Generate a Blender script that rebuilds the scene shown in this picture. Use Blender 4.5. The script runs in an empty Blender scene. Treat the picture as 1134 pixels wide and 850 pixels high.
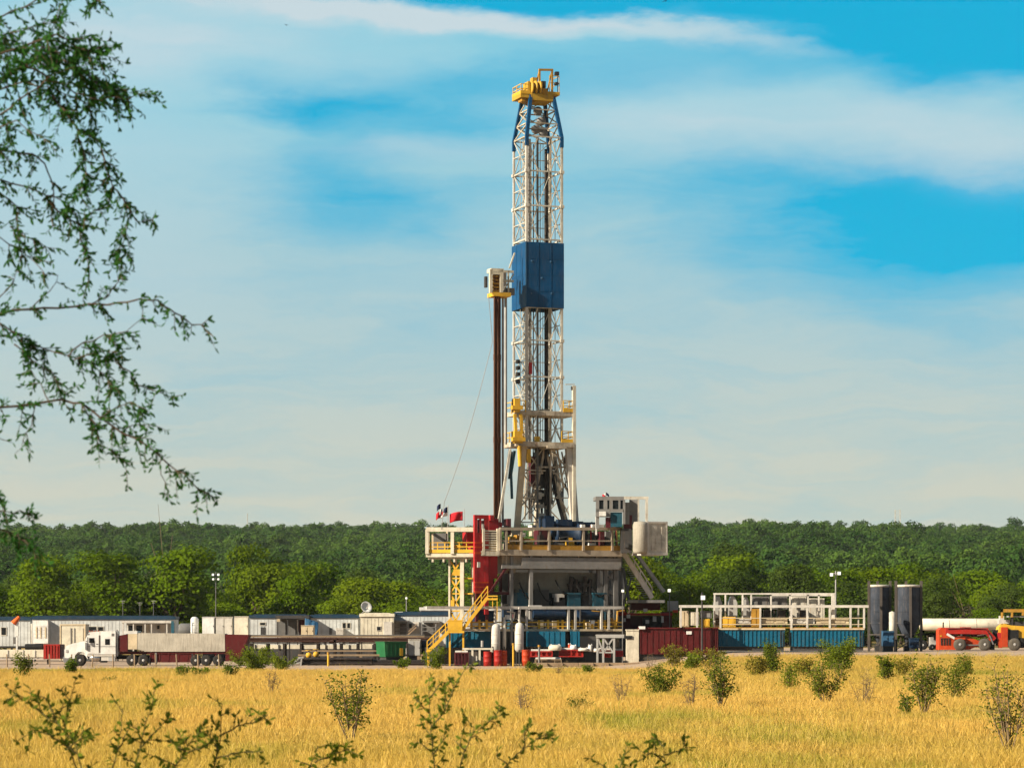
import bpy, math, random
import numpy as np
from mathutils import Vector, Matrix, Euler, noise as mnoise
SC = bpy.context.scene
COL = SC.collection
FPX, HOR, CX, CAMZ = 3048.0, 700.0, 567.0, 3.0
R = math.radians

# ------------------------------------------------------------------ mesh builder
class MB:
    def __init__(s): s.v = []; s.f = []; s.sm = []
    def add(s, vs, fs, smooth=False):
        o = len(s.v); s.v += [tuple(p) for p in vs]
        for f in fs: s.f.append([i + o for i in f]); s.sm.append(smooth)
        return s
    def box(s, x0, x1, y0, y1, z0, z1):
        if x0 > x1: x0, x1 = x1, x0
        if y0 > y1: y0, y1 = y1, y0
        if z0 > z1: z0, z1 = z1, z0
        return s.add([(x0,y0,z0),(x1,y0,z0),(x1,y1,z0),(x0,y1,z0),(x0,y0,z1),(x1,y0,z1),(x1,y1,z1),(x0,y1,z1)],
                     [(0,3,2,1),(4,5,6,7),(0,1,5,4),(1,2,6,5),(2,3,7,6),(3,0,4,7)])
    def bar(s, p, q, w, h=None):
        h = h or w; p = Vector(p); q = Vector(q); d = (q - p).normalized()
        up = Vector((0,0,1)) if abs(d.z) < .9 else Vector((0,1,0))
        a = d.cross(up).normalized() * w / 2; b = a.cross(d).normalized() * h / 2
        vs = [c + i*a + j*b for c in (p, q) for i, j in ((-1,-1),(1,-1),(1,1),(-1,1))]
        return s.add(vs, [(0,1,2,3),(7,6,5,4),(0,4,5,1),(1,5,6,2),(2,6,7,3),(3,7,4,0)])
    def path(s, pts, rad, n=6, cap=True):
        pts = [Vector(p) for p in pts]
        if not isinstance(rad, (list, tuple)): rad = [rad] * len(pts)
        vs, fs = [], []; ref = None
        for i, p in enumerate(pts):
            t = (pts[min(i+1, len(pts)-1)] - pts[max(i-1, 0)])
            t = t.normalized() if t.length > 1e-9 else Vector((0,0,1))
            if ref is None: ref = Vector((0,0,1)) if abs(t.z) < .9 else Vector((1,0,0))
            a = t.cross(ref)
            if a.length < 1e-4: a = t.cross(Vector((.3,1,.2)))
            a.normalize(); b = t.cross(a); ref = a.cross(t)
            for k in range(n):
                an = 2*math.pi*k/n
                vs.append(p + rad[i]*(math.cos(an)*a + math.sin(an)*b))
        for i in range(len(pts)-1):
            for k in range(n):
                fs.append((i*n+k, i*n+(k+1)%n, (i+1)*n+(k+1)%n, (i+1)*n+k))
        s.add(vs, fs, n > 5)
        if cap: s.add(vs[:n], [tuple(range(n))[::-1]]); s.add(vs[-n:], [tuple(range(n))])
        return s
    def tube(s, p, q, r, n=8, r2=None): return s.path([p, q], [r, r if r2 is None else r2], n)
    def prism(s, poly, y0, y1):           # poly of (x,z), extruded along y
        n = len(poly)
        vs = [(x,y0,z) for x,z in poly] + [(x,y1,z) for x,z in poly]
        fs = [tuple(range(n)), tuple(range(2*n-1, n-1, -1))] + [(i, i+n, (i+1)%n+n, (i+1)%n) for i in range(n)]
        return s.add(vs, fs)
    def lathe(s, prof, c=(0,0,0), n=16, axis='z'):
        vs, fs = [], []
        for r, z in prof:
            for k in range(n):
                a = 2*math.pi*k/n; x, y = r*math.cos(a), r*math.sin(a)
                if axis == 'z': vs.append((c[0]+x, c[1]+y, c[2]+z))
                elif axis == 'x': vs.append((c[0]+z, c[1]+x, c[2]+y))
                else: vs.append((c[0]+x, c[1]+z, c[2]+y))
        for i in range(len(prof)-1):
            for k in range(n): fs.append((i*n+k, i*n+(k+1)%n, (i+1)*n+(k+1)%n, (i+1)*n+k))
        s.add(vs, fs, True)
        s.add(vs[:n], [tuple(range(n))[::-1]]); s.add(vs[-n:], [tuple(range(n))])
        return s
    def build(s, name, m, parent=None, **kw):
        me = bpy.data.meshes.new(name); me.from_pydata(s.v, [], s.f)
        me.polygons.foreach_set('use_smooth', s.sm); me.materials.append(m)
        import bmesh
        bm = bmesh.new(); bm.from_mesh(me); bmesh.ops.recalc_face_normals(bm, faces=bm.faces[:]); bm.to_mesh(me); bm.free()
        o = bpy.data.objects.new(name, me); COL.objects.link(o)
        if parent is not None: o.parent = parent
        for k, v in kw.items(): o[k] = v
        return o

def tag(o, label, cat, group=None, kind=None):
    o['label'] = label; o['category'] = cat
    if group: o['group'] = group
    if kind: o['kind'] = kind
    return o
def thing(name, label, cat, loc=(0,0,0), rz=0, group=None):
    o = bpy.data.objects.new(name, None); COL.objects.link(o); o.empty_display_size = .3
    o.location = loc; o.rotation_euler = (0,0,rz)
    return tag(o, label, cat, group)
def dup(o, parent=None):
    c = o.copy(); COL.objects.link(c)
    if parent is not None: c.parent = parent
    for ch in list(o.children): dup(ch, c)
    return c

# ------------------------------------------------------------------ terrain height
def sst(t):
    t = min(1, max(0, t)); return t*t*(3-2*t)
def gz(x, y):
    z = 1.2*sst((45-y)/35) + 1.2*sst((x-6)/16)*sst((y-165)/95)
    if y > 400:
        t = y-400
        z += .050*(t if t > 120 else t*t/240 + 0*t) - (3.0 if t > 120 else 0)
        if y > 1520: z -= .0525*(y-1520) * min(1, (y-1520)/150)
        w = sst(t/150)
        z += w*(5.0*mnoise.noise(Vector((x/190., y/160., 3.1))) + 2.0*mnoise.noise(Vector((x/70., y/60., 8.7))))
    z += .10*mnoise.noise(Vector((x/14., y/14., 1.)))*sst((200-y)/30)*sst((y-45)/10)
    return z

class Frame:
    """local frame of a thing: origin on the ground, yaw about z; at() turns measured photo positions into metres"""
    def __init__(s, px, d, yaw=0, z=None):
        s.X = (px-CX)*d/FPX; s.Y = d; s.t = R(yaw); s.c = math.cos(s.t); s.s = math.sin(s.t)
        s.Z = gz(s.X, s.Y) if z is None else z
    @property
    def loc(s): return (s.X, s.Y, s.Z)
    def thing(s, name, label, cat, group=None): return thing(name, label, cat, s.loc, s.t, group)
    def at(s, px, py, ly=0.):
        a = px-CX
        lx = (a*(s.Y+ly*s.c) - FPX*(s.X-ly*s.s)) / (FPX*s.c - a*s.s)
        Y = s.Y + lx*s.s + ly*s.c
        return Vector((lx, ly, CAMZ-(py-HOR)*Y/FPX - s.Z))
    def box(s, mb, x0, y0, x1, y1, ly=0., dep=1.):
        a = s.at(x0, y1, ly); b = s.at(x1, y0, ly)
        mb.box(a.x, b.x, ly, ly+dep, a.z, b.z); return mb

# ------------------------------------------------------------------ materials
def lin(c): return tuple(((v/255.)/12.92 if v/255. <= .04045 else ((v/255.+.055)/1.055)**2.4) for v in c)
class N:
    def __init__(s, nt): s.nt = nt
    def n(s, t, **kw):
        nd = s.nt.nodes.new(t)
        for k, v in kw.items():
            if k.startswith('i_'):
                key = k[2:].replace('_', ' '); nd.inputs[key].default_value = v
            else: setattr(nd, k, v)
        return nd
    def l(s, a, b): s.nt.links.new(a, b)
    def math(s, op, a, b=None, c=None, clamp=False):
        nd = s.nt.nodes.new('ShaderNodeMath'); nd.operation = op; nd.use_clamp = clamp
        for i, v in enumerate((a, b, c)):
            if v is None: continue
            if isinstance(v, (int, float)): nd.inputs[i].default_value = v
            else: s.l(v, nd.inputs[i])
        return nd.outputs[0]
    def mix(s, f, a, b, mode='MIX', clamp=True):
        nd = s.nt.nodes.new('ShaderNodeMix'); nd.data_type = 'RGBA'; nd.blend_type = mode; nd.clamp_factor = clamp
        for sock, v in ((nd.inputs[0], f), (nd.inputs[6], a), (nd.inputs[7], b)):
            if isinstance(v, (int, float)): sock.default_value = v
            elif isinstance(v, (tuple, list)): sock.default_value = (*v[:3], 1)
            else: s.l(v, sock)
        return nd.outputs[2]
    def ramp(s, fac, a, b, lo=0., hi=1.):
        nd = s.nt.nodes.new('ShaderNodeMapRange'); nd.interpolation_type = 'SMOOTHSTEP'
        s.l(fac, nd.inputs[0])
        for i, v in enumerate((a, b, lo, hi)): nd.inputs[i+1].default_value = v
        return nd.outputs[0]
def newmat(name):
    m = bpy.data.materials.new(name); m.use_nodes = True; nt = m.node_tree
    nt.nodes.clear(); k = N(nt); out = k.n('ShaderNodeOutputMaterial'); return m, k, out
_mc = {}
def paint(name, rgb, rough=.55, metal=0., var=.18, sc=.9, dirt=.35, dcol=(.16,.10,.055), bump=0., ribs=0.):
    """painted / metal / plastic surface: slow colour drift, fine speckle, vertical rust and dust streaks"""
    if name in _mc: return _mc[name]
    m, k, out = newmat(name)
    b = k.n('ShaderNodeBsdfPrincipled'); k.l(b.outputs[0], out.inputs[0])
    tc = k.n('ShaderNodeTexCoord')
    n1 = k.n('ShaderNodeTexNoise', i_Scale=sc, i_Detail=5., i_Roughness=.65); k.l(tc.outputs['Object'], n1.inputs['Vector'])
    mp = k.n('ShaderNodeMapping'); mp.inputs['Scale'].default_value = (2.6, 2.6, .32); k.l(tc.outputs['Object'], mp.inputs[0])
    n2 = k.n('ShaderNodeTexNoise', i_Scale=1.6, i_Detail=6., i_Roughness=.7); k.l(mp.outputs[0], n2.inputs['Vector'])
    oi = k.n('ShaderNodeObjectInfo')
    rgb = tuple(c*.78 for c in rgb)
    lo = tuple(c*(1-var) for c in rgb); hi = tuple(min(.9, c*(1+var*.8)) for c in rgb)
    c1 = k.mix(k.ramp(n1.outputs[0], .3, .7), lo, hi)
    c2 = k.mix(k.math('MULTIPLY', k.ramp(n2.outputs[0], .52, .74), dirt), c1, dcol)
    n3 = k.n('ShaderNodeTexNoise', i_Scale=sc*3.7, i_Detail=8., i_Roughness=.75); k.l(tc.outputs['Object'], n3.inputs['Vector'])
    c2 = k.mix(k.math('MULTIPLY', k.ramp(n3.outputs[0], .54, .72), min(.55, dirt*.9)), c2, tuple(q*.35 for q in rgb))
    hs = k.n('ShaderNodeHueSaturation'); k.l(c2, hs.inputs['Color'])
    k.l(k.math('MULTIPLY_ADD', oi.outputs['Random'], .16, .92), hs.inputs['Value'])
    k.l(hs.outputs[0], b.inputs['Base Color'])
    b.inputs['Metallic'].default_value = metal; b.inputs['Specular IOR Level'].default_value = .22
    k.l(k.math('MULTIPLY_ADD', n2.outputs[0], .3, rough-.12), b.inputs['Roughness'])
    if ribs:
        w = k.n('ShaderNodeTexWave', i_Scale=ribs); k.l(tc.outputs['Object'], w.inputs['Vector'])
        bp = k.n('ShaderNodeBump', i_Strength=.6, i_Distance=.05); k.l(w.outputs[0], bp.inputs['Height']); k.l(bp.outputs[0], b.inputs['Normal'])
    elif bump:
        bp = k.n('ShaderNodeBump', i_Strength=.5, i_Distance=bump); k.l(n2.outputs[0], bp.inputs['Height']); k.l(bp.outputs[0], b.inputs['Normal'])
    _mc[name] = m; return m
def leafmat(name, c0, c1, trans=.35, rnd=True, inst=False, nscale=.5, dry=None):
    m, k, out = newmat(name)
    tc = k.n('ShaderNodeTexCoord'); oi = k.n('ShaderNodeObjectInfo')
    n1 = k.n('ShaderNodeTexNoise', i_Scale=nscale, i_Detail=3.); k.l(tc.outputs['Object'], n1.inputs['Vector'])
    gi = k.n('ShaderNodeNewGeometry')
    if inst:
        at = k.n('ShaderNodeAttribute', attribute_type='INSTANCER', attribute_name='tint'); r = at.outputs['Fac']
    else: r = oi.outputs['Random']
    f = k.math('ADD', k.math('MULTIPLY', r, .55), k.math('MULTIPLY', gi.outputs['Random Per Island'], .35))
    f = k.math('ADD', f, k.math('MULTIPLY_ADD', n1.outputs[0], .6, -.25), clamp=True)
    c = k.mix(f, c0, c1)
    if dry:
        c = k.mix(k.ramp(gi.outputs['Random Per Island'], .80, .9), c, dry)
    c = k.mix(1., c, (.80,.80,.80), 'MULTIPLY')
    d = k.n('ShaderNodeBsdfDiffuse'); t = k.n('ShaderNodeBsdfTranslucent'); mx = k.n('ShaderNodeMixShader'); mx.inputs[0].default_value = trans
    k.l(c, d.inputs[0]); k.l(c, t.inputs[0])
    k.l(d.outputs[0], mx.inputs[1]); k.l(t.outputs[0], mx.inputs[2]); k.l(mx.outputs[0], out.inputs[0])
    return m

M = dict(
 cream = paint('cream_paint', (.66,.60,.47), dirt=.5),
 white = paint('white_paint', (.74,.72,.68), dirt=.3),
 trailer = paint('trailer_white', (.56,.575,.565), dirt=.4, ribs=0.),
 offwhite = paint('off_white', (.62,.58,.52), dirt=.5),
 greywhite = paint('grey_white_steel', (.56,.52,.44), dirt=.7, var=.3, dcol=(.17,.09,.05)),
 rustwhite = paint('rusty_white_steel', (.50,.43,.33), dirt=.9, var=.35, sc=1.4, dcol=(.15,.07,.035)),
 beige = paint('beige_paint', (.62,.50,.33), dirt=.45),
 navy = paint('navy_paint', (.007,.024,.058), dirt=.25),
 navyroof = paint('navy_roof', (.012,.040,.075), dirt=.2),
 panel = paint('blue_panel_paint', (.001,.058,.160), dirt=.16, sc=.35, var=.22),
 blue = paint('blue_tank_paint', (.003,.108,.19), dirt=.4, dcol=(.10,.09,.07), sc=.7),
 teal = paint('teal_paint', (.016,.085,.125), dirt=.4),
 steelblue = paint('steel_blue', (.035,.11,.21), dirt=.35),
 yellow = paint('yellow_paint', (.70,.40,.035), dirt=.4),
 ochre = paint('ochre_paint', (.42,.22,.03), dirt=.6),
 red = paint('red_paint', (.42,.018,.022), dirt=.3),
 brightred = paint('bright_red', (.40,.020,.014), dirt=.35),
 orange = paint('orange_red', (.50,.055,.012), dirt=.35),
 darkred = paint('dark_red_paint', (.088,.006,.007), dirt=.4, dcol=(.06,.03,.02)),
 maroon = paint('maroon_paint', (.085,.012,.018), dirt=.3),
 stand = paint('drill_pipe_rust', (.115,.042,.018), dirt=.5),
 crown = paint('crown_yellow', (.56,.33,.035), dirt=.65),
 pipe = paint('rusty_pipe', (.050,.019,.011), dirt=.6, rough=.65),
 rack = paint('rack_steel', (.026,.020,.018), dirt=.5),
 steel = paint('dark_steel', (.050,.048,.048), dirt=.4),
 black = paint('black_rubber', (.016,.016,.017), rough=.8, dirt=.35, dcol=(.10,.08,.05)),
 grey = paint('grey_steel', (.23,.22,.21), dirt=.5),
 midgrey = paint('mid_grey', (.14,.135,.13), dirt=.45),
 galv = paint('galvanised', (.40,.39,.37), metal=.08, rough=.5, dirt=.35),
 chrome = paint('chrome', (.6,.6,.6), metal=.9, rough=.25, dirt=.1),
 tarp = paint('grey_tarp', (.17,.165,.135), rough=.85, dirt=.35, bump=.15),
 tarpl = paint('pale_tarp', (.43,.39,.32), rough=.85, dirt=.4, bump=.12, dcol=(.22,.15,.09)),
 taupe = paint('taupe_steel', (.40,.33,.25), dirt=.6),
 silo = paint('silo_paint', (.044,.052,.070), rough=.85, dirt=.5, dcol=(.16,.13,.11), var=.35),
 rust = paint('rusty_post', (.095,.080,.070), dirt=.4),
 green = paint('green_paint', (.015,.13,.045), dirt=.3),
 glass = paint('dark_glass', (.012,.014,.016), rough=.18, dirt=.1),
 tankcream = paint('tanker_cream', (.76,.67,.52), dirt=.25),
 dusty = paint('dusty_tyre', (.10,.088,.072), rough=.9, dirt=.5, dcol=(.20,.15,.10)),
 wood = paint('timber', (.30,.21,.13), dirt=.4),
 bag = paint('white_bag', (.72,.70,.66), rough=.85, dirt=.25, bump=.06),
 cloth_red = paint('red_cloth', (.60,.02,.03), rough=.9, dirt=0.),
 cloth_white = paint('white_cloth', (.75,.72,.7), rough=.9, dirt=0.),
 cloth_blue = paint('blue_cloth', (.012,.02,.06), rough=.9, dirt=0.),
 orangecloth = paint('orange_cloth', (.75,.14,.03), rough=.9, dirt=0.),
 tyre = paint('tyre', (.022,.021,.020), rough=.85, dirt=.6, dcol=(.14,.10,.06)),
 rim = paint('rim', (.42,.41,.40), dirt=.4),
 bark = paint('bark', (.10,.072,.05), rough=.9, sc=4, dirt=.4, bump=.04),
 twig = paint('dry_twig', (.19,.135,.075), rough=.9, sc=4, dirt=.2),
 greentwig = paint('green_twig', (.13,.11,.035), rough=.9, sc=4, dirt=.2),
 bird = paint('bird_plumage', (.02,.02,.022), rough=.8, dirt=0.),
)
def lampmat(name, c, s):
    m, k, out = newmat(name); e = k.n('ShaderNodeEmission'); e.inputs[0].default_value = (*c,1); e.inputs[1].default_value = s
    k.l(e.outputs[0], out.inputs[0]); return m
M['lamp'] = lampmat('lit_lamp', (1,.93,.74), .75)
# ------------------------------------------------------------------ ground
def frange(a, b, st):
    n = int(round((b-a)/st)); return [a + i*st for i in range(n)]
XS = frange(-6000,-1500,750) + frange(-1500,-300,60) + frange(-300,-60,15) + frange(-60,60,2.5) + frange(60,300,15) + frange(300,1500,60) + frange(1500,6001,750) + [6000]
YS = frange(-400,-50,50) + frange(-50,50,5) + frange(50,330,2.5) + frange(330,500,10) + frange(500,2400,35) + frange(2400,9000,600) + [9000]
def sheet(name, xs, ys, m, dz=0., keep=None):
    vs = [(x, y, gz(x, y)+dz) for y in ys for x in xs]; w = len(xs); fs = []
    for j in range(len(ys)-1):
        for i in range(w-1):
            if keep and not keep((xs[i]+xs[i+1])/2, (ys[j]+ys[j+1])/2): continue
            fs.append((j*w+i, j*w+i+1, (j+1)*w+i+1, (j+1)*w+i))
    me = bpy.data.meshes.new(name); me.from_pydata(vs, [], fs); me.materials.append(m)
    me.polygons.foreach_set('use_smooth', [True]*len(me.polygons))
    o = bpy.data.objects.new(name, me); COL.objects.link(o); o['kind'] = 'structure'; return o
def groundmat(name, ca, cb, cc, s1, s2, bump=.02):
    m, k, out = newmat(name); b = k.n('ShaderNodeBsdfPrincipled', i_Roughness=.95); k.l(b.outputs[0], out.inputs[0])
    g = k.n('ShaderNodeNewGeometry')
    n1 = k.n('ShaderNodeTexNoise', i_Scale=s1, i_Detail=6., i_Roughness=.6); k.l(g.outputs['Position'], n1.inputs['Vector'])
    n2 = k.n('ShaderNodeTexNoise', i_Scale=s2, i_Detail=5., i_Roughness=.7); k.l(g.outputs['Position'], n2.inputs['Vector'])
    c = k.mix(k.ramp(n1.outputs[0], .35, .65), ca, cb); c = k.mix(k.ramp(n2.outputs[0], .45, .7), c, cc)
    k.l(c, b.inputs['Base Color'])
    bp = k.n('ShaderNodeBump', i_Strength=.6, i_Distance=bump); k.l(n2.outputs[0], bp.inputs['Height']); k.l(bp.outputs[0], b.inputs['Normal'])
    return m
sheet('field', XS, YS, groundmat('field_soil', (.42,.27,.07), (.30,.22,.06), (.20,.17,.05), .05, .6))
padx = [x for x in XS if -120 <= x <= 165]; pady = [y for y in YS if 190 <= y <= 322]
sheet('gravel_pad', padx, pady, groundmat('pad_gravel', (.34,.225,.145), (.40,.28,.185), (.22,.145,.09), .12, 2.5, .03), .03,
      keep=lambda x, y: y > 197 and y < 318)

# ------------------------------------------------------------------ scatter (stuff only)
def scatter(name, pts, rot, scl, idx, tint, protos, label, cat):
    me = bpy.data.meshes.new(name); me.vertices.add(len(pts)); me.vertices.foreach_set('co', np.asarray(pts, np.float32).ravel())
    for nm, tp, arr, key in (('rot','FLOAT_VECTOR',rot,'vector'), ('scl','FLOAT_VECTOR',scl,'vector'), ('idx','INT',idx,'value'), ('tint','FLOAT',tint,'value')):
        a = me.attributes.new(nm, tp, 'POINT'); a.data.foreach_set(key, np.asarray(arr, np.int32 if tp == 'INT' else np.float32).ravel())
    cl = bpy.data.collections.new(name+'_variants')
    for p in protos: cl.objects.link(p)
    o = bpy.data.objects.new(name, me); COL.objects.link(o); tag(o, label, cat, kind='stuff')
    ng = bpy.data.node_groups.new(name, 'GeometryNodeTree')
    ng.interface.new_socket('Geometry', in_out='INPUT', socket_type='NodeSocketGeometry')
    ng.interface.new_socket('Geometry', in_out='OUTPUT', socket_type='NodeSocketGeometry')
    k = N(ng); gi = k.n('NodeGroupInput'); go = k.n('NodeGroupOutput')
    ci = k.n('GeometryNodeCollectionInfo'); ci.inputs['Collection'].default_value = cl
    ci.inputs['Separate Children'].default_value = True; ci.inputs['Reset Children'].default_value = True
    ip = k.n('GeometryNodeInstanceOnPoints'); ip.inputs['Pick Instance'].default_value = True
    def na(nm, tp):
        nd = k.n('GeometryNodeInputNamedAttribute'); nd.data_type = tp; nd.inputs['Name'].default_value = nm
        return [q for q in nd.outputs if q.enabled and q.name == 'Attribute'][0]
    k.l(gi.outputs[0], ip.inputs['Points']); k.l(ci.outputs[0], ip.inputs['Instance'])
    k.l(na('idx','INT'), ip.inputs['Instance Index']); k.l(na('rot','FLOAT_VECTOR'), ip.inputs['Rotation']); k.l(na('scl','FLOAT_VECTOR'), ip.inputs['Scale'])
    k.l(ip.outputs[0], go.inputs[0])
    md = o.modifiers.new('scatter', 'NODES'); md.node_group = ng
    return o
def rawmesh(name, vs, fs, m, link=False, parent=None, smooth=False):
    me = bpy.data.meshes.new(name); vs = np.asarray(vs, np.float32); fs = np.asarray(fs, np.int32); n, w = fs.shape
    me.vertices.add(len(vs)); me.vertices.foreach_set('co', vs.ravel())
    me.loops.add(n*w); me.loops.foreach_set('vertex_index', fs.ravel())
    me.polygons.add(n); me.polygons.foreach_set('loop_start', np.arange(0, n*w, w, dtype=np.int32)); me.polygons.foreach_set('loop_total', np.full(n, w, np.int32))
    me.update(calc_edges=True); me.materials.append(m)
    if smooth: me.polygons.foreach_set('use_smooth', [True]*n)
    o = bpy.data.objects.new(name, me)
    if link or parent is not None: COL.objects.link(o)
    if parent is not None: o.parent = parent
    return o

# dry grass: curved two-segment blades in tufts
def tuft(seed, nb, rad, h, w, m, seedhead=.4):
    r = np.random.RandomState(seed); V, F = [], []
    for i in range(nb):
        a = r.uniform(0, 6.28); q = rad*math.sqrt(r.rand()); x, y = q*math.cos(a), q*math.sin(a)
        hh = h*r.uniform(.55, 1.1); la = r.uniform(0, 6.28); ln = hh*r.uniform(.1, .55); fa = r.uniform(0, 6.28)
        wx, wy = w*math.cos(fa)/2, w*math.sin(fa)/2; lx, ly = ln*math.cos(la), ln*math.sin(la)
        o = len(V)
        hd = 1.6 if r.rand() < seedhead else .45
        V += [(x-wx,y-wy,-.03),(x+wx,y+wy,-.03),(x+lx*.35+wx*.8,y+ly*.35+wy*.8,hh*.6),(x+lx*.35-wx*.8,y+ly*.35-wy*.8,hh*.6),
              (x+lx+wx*hd,y+ly+wy*hd,hh),(x+lx-wx*hd,y+ly-wy*hd,hh)]
        F += [(o,o+1,o+2,o+3),(o+3,o+2,o+4,o+5)]
    return V, F
def grass_mat():
    m, k, out = newmat('dry_grass')
    at = k.n('ShaderNodeAttribute', attribute_type='INSTANCER', attribute_name='tint'); gi = k.n('ShaderNodeNewGeometry')
    c = k.mix(at.outputs['Fac'], (.82,.545,.140), (.33,.36,.045))
    c = k.mix(k.ramp(gi.outputs['Random Per Island'], .55, 1.0, 0., .6), c, (.88,.66,.26))
    c = k.mix(k.ramp(gi.outputs['Random Per Island'], .0, .25, .45, 0.), c, (.42,.26,.06))
    c = k.mix(1., c, (.79,.76,.68), 'MULTIPLY')
    d = k.n('ShaderNodeBsdfDiffuse'); t = k.n('ShaderNodeBsdfTranslucent'); mx = k.n('ShaderNodeMixShader'); mx.inputs[0].default_value = .4
    k.l(c, d.inputs[0]); k.l(c, t.inputs[0]); k.l(d.outputs[0], mx.inputs[1]); k.l(t.outputs[0], mx.inputs[2]); k.l(mx.outputs[0], out.inputs[0]); return m
gm = grass_mat()
gp = []
for i in range(6):
    V, F = tuft(i, 84, .48, .38, .0072, gm); gp.append(rawmesh('grass_tuft', V, F, gm))
V, F = tuft(77, 20, .40, .74, .007, gm, .9); gp.append(rawmesh('grass_tuft', V, F, gm))
V, F = tuft(78, 26, .22, .16, .03, gm, 1.); gp.append(rawmesh('grass_tuft', V, F, gm))
rs = np.random.RandomState(5)
P = []
for (y0, y1, den) in ((26,60,2.2),(60,90,7.),(90,130,4.5),(130,170,3.4),(170,230,3.2)):
    xw = y1*.197+12; n = int(2*xw*(y1-y0)*den)
    X = rs.uniform(-xw, xw, n); Y = rs.uniform(y0, y1, n); P.append(np.stack([X, Y], 1))
# weeds and grass clumps creeping on to the pad at the right
n = 2600; P.append(np.stack([rs.uniform(-45, 50, n), rs.uniform(206, 240, n)], 1))
P = np.concatenate(P)
def sst14(x): t=np.clip((x-8)/10,0,1); return t*t*(3-2*t)
edge = 205+sst14(P[:,0])*19+1.8*np.sin(P[:,0]*.16)+1.0*np.sin(P[:,0]*.53)
bare = np.array([mnoise.noise(Vector((x/5., y/12., 11.)))+.4*mnoise.noise(Vector((x/1.7, y/3., 13.))) for x, y in P])
edge = edge+np.array([2.2*mnoise.noise(Vector((x/1.6, 0., 17.)))+1.5*mnoise.noise(Vector((x/.6, 0., 19.))) for x, y in P])
keep = (P[:,1] < edge+1.2) & ((bare > -.42) | (rs.rand(len(P)) < .35)) | (rs.rand(len(P)) < np.where(P[:,0] > 12, .22, .05)*(P[:,1] < edge+14)); P = P[keep]
pts = [(x, y, gz(x, y)) for x, y in P]
tint = []; scl = []
for x, y in P:
    a = mnoise.noise(Vector((x/9., y/16., 0))) + .5*mnoise.noise(Vector((x/25., y/40., 3))) + .5*mnoise.noise(Vector((x/2.2, y/6., 5)))
    g = .05 + 1.25*max(0, a-.14)
    g += .40*sst((85-y)/22) * (.55+.6*mnoise.noise(Vector((x/5., y/5., 9)))) + .22*sst((x-2)/18)*sst((y-100)/60)
    tint.append(max(0, min(1, g + rs.uniform(-.12,.12))))
    h = 1.0 - .35*sst((y-140)/50) + .35*mnoise.noise(Vector((x/6., y/9., 2))) + rs.uniform(-.2,.25); q = rs.uniform(.9,1.3) * (1+max(0,(y-120)/200))
    scl.append((q, q, h))
rot = np.stack([rs.uniform(-.1,.1,len(P)), rs.uniform(-.1,.1,len(P)), rs.uniform(0,6.28,len(P))], 1)
idx = rs.randint(0, 6, len(P)); idx[rs.rand(len(P)) < .05] = 6
for i, (x, y) in enumerate(P):
    if mnoise.noise(Vector((x/1.3, y/2.2, 23.)))+.5*mnoise.noise(Vector((x/11., y/17., 29.))) > .47: idx[i] = 7; tint[i] = rs.uniform(.8, 1.5)
scatter('dry_grass', pts, rot, scl, idx, tint, gp, 'golden dry grass covering the whole field in front of the rig', 'grass')

# ------------------------------------------------------------------ trees
def cloud(r, lobes, n, size, asp=.75):
    """leaf-clump faces spread through the outer volume of several lobes"""
    L = np.asarray(lobes, float); w = (L[:,3]*L[:,4]*L[:,5])**(2/3.); w /= w.sum()
    ch = r.choice(len(L), n, p=w); d = r.normal(size=(n,3)); d /= np.linalg.norm(d, axis=1)[:,None]
    d[:,2] = np.where(d[:,2] < -.25, -d[:,2], d[:,2])
    rad = r.uniform(.55, 1.08, n)[:,None]
    c = L[ch,:3] + d*L[ch,3:6]*rad
    nv = d + np.array([-.25,-.2,.35]) + r.normal(size=(n,3))*.5; nv /= np.linalg.norm(nv, axis=1)[:,None]
    t = np.cross(nv, r.normal(size=(n,3))); t /= np.linalg.norm(t, axis=1)[:,None]; b = np.cross(nv, t)
    s = (size*r.uniform(.5, 1.3, n))[:,None]
    k = r.uniform(.55,1.,(n,4,1))
    V = np.stack([c-t*s*k[:,0]-b*s*asp*.5, c+b*-s*asp*k[:,1]+t*s*.4, c+t*s*k[:,2]+b*s*asp*.4, c+b*s*asp*k[:,3]-t*s*.3], 1).reshape(-1,3)
    F = np.arange(n*4).reshape(n,4); return V, F
def crown(seed, h, w, nl, n, size, low=.12, flat=.75):
    r = np.random.RandomState(seed); lobes = []
    for i in range(nl):
        a = r.uniform(0, 6.28); zz = r.uniform(low+.1, .86); q = w*.5*math.sqrt(max(.05, 1-((zz-.42)/.62)**2))*r.uniform(.25,.85)
        rr = w*r.uniform(.11,.29)
        lobes.append((q*math.cos(a), q*math.sin(a), zz*h, rr, rr, rr*flat))
    lobes.append((0,0,h*.5,w*.33,w*.33,h*.36))
    return cloud(r, lobes, n, size), lobes
def trunk_mb(seed, h, w, lobes, rad):
    r = random.Random(seed); mb = MB()
    mb.path([(0,0,-.2),(r.uniform(-.1,.1),r.uniform(-.1,.1),h*.2),(r.uniform(-.2,.2),r.uniform(-.2,.2),h*.45)], [rad*1.25,rad,rad*.6], 7)
    for l in lobes[:7]:
        p = Vector(l[:3]); b = Vector((0,0,h*r.uniform(.15,.32)))
        mb.path([b, b.lerp(p, .5)+Vector((r.uniform(-.3,.3),r.uniform(-.3,.3),r.uniform(-.1,.4))), p], [rad*.55,rad*.36,rad*.12], 5)
    return mb
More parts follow.
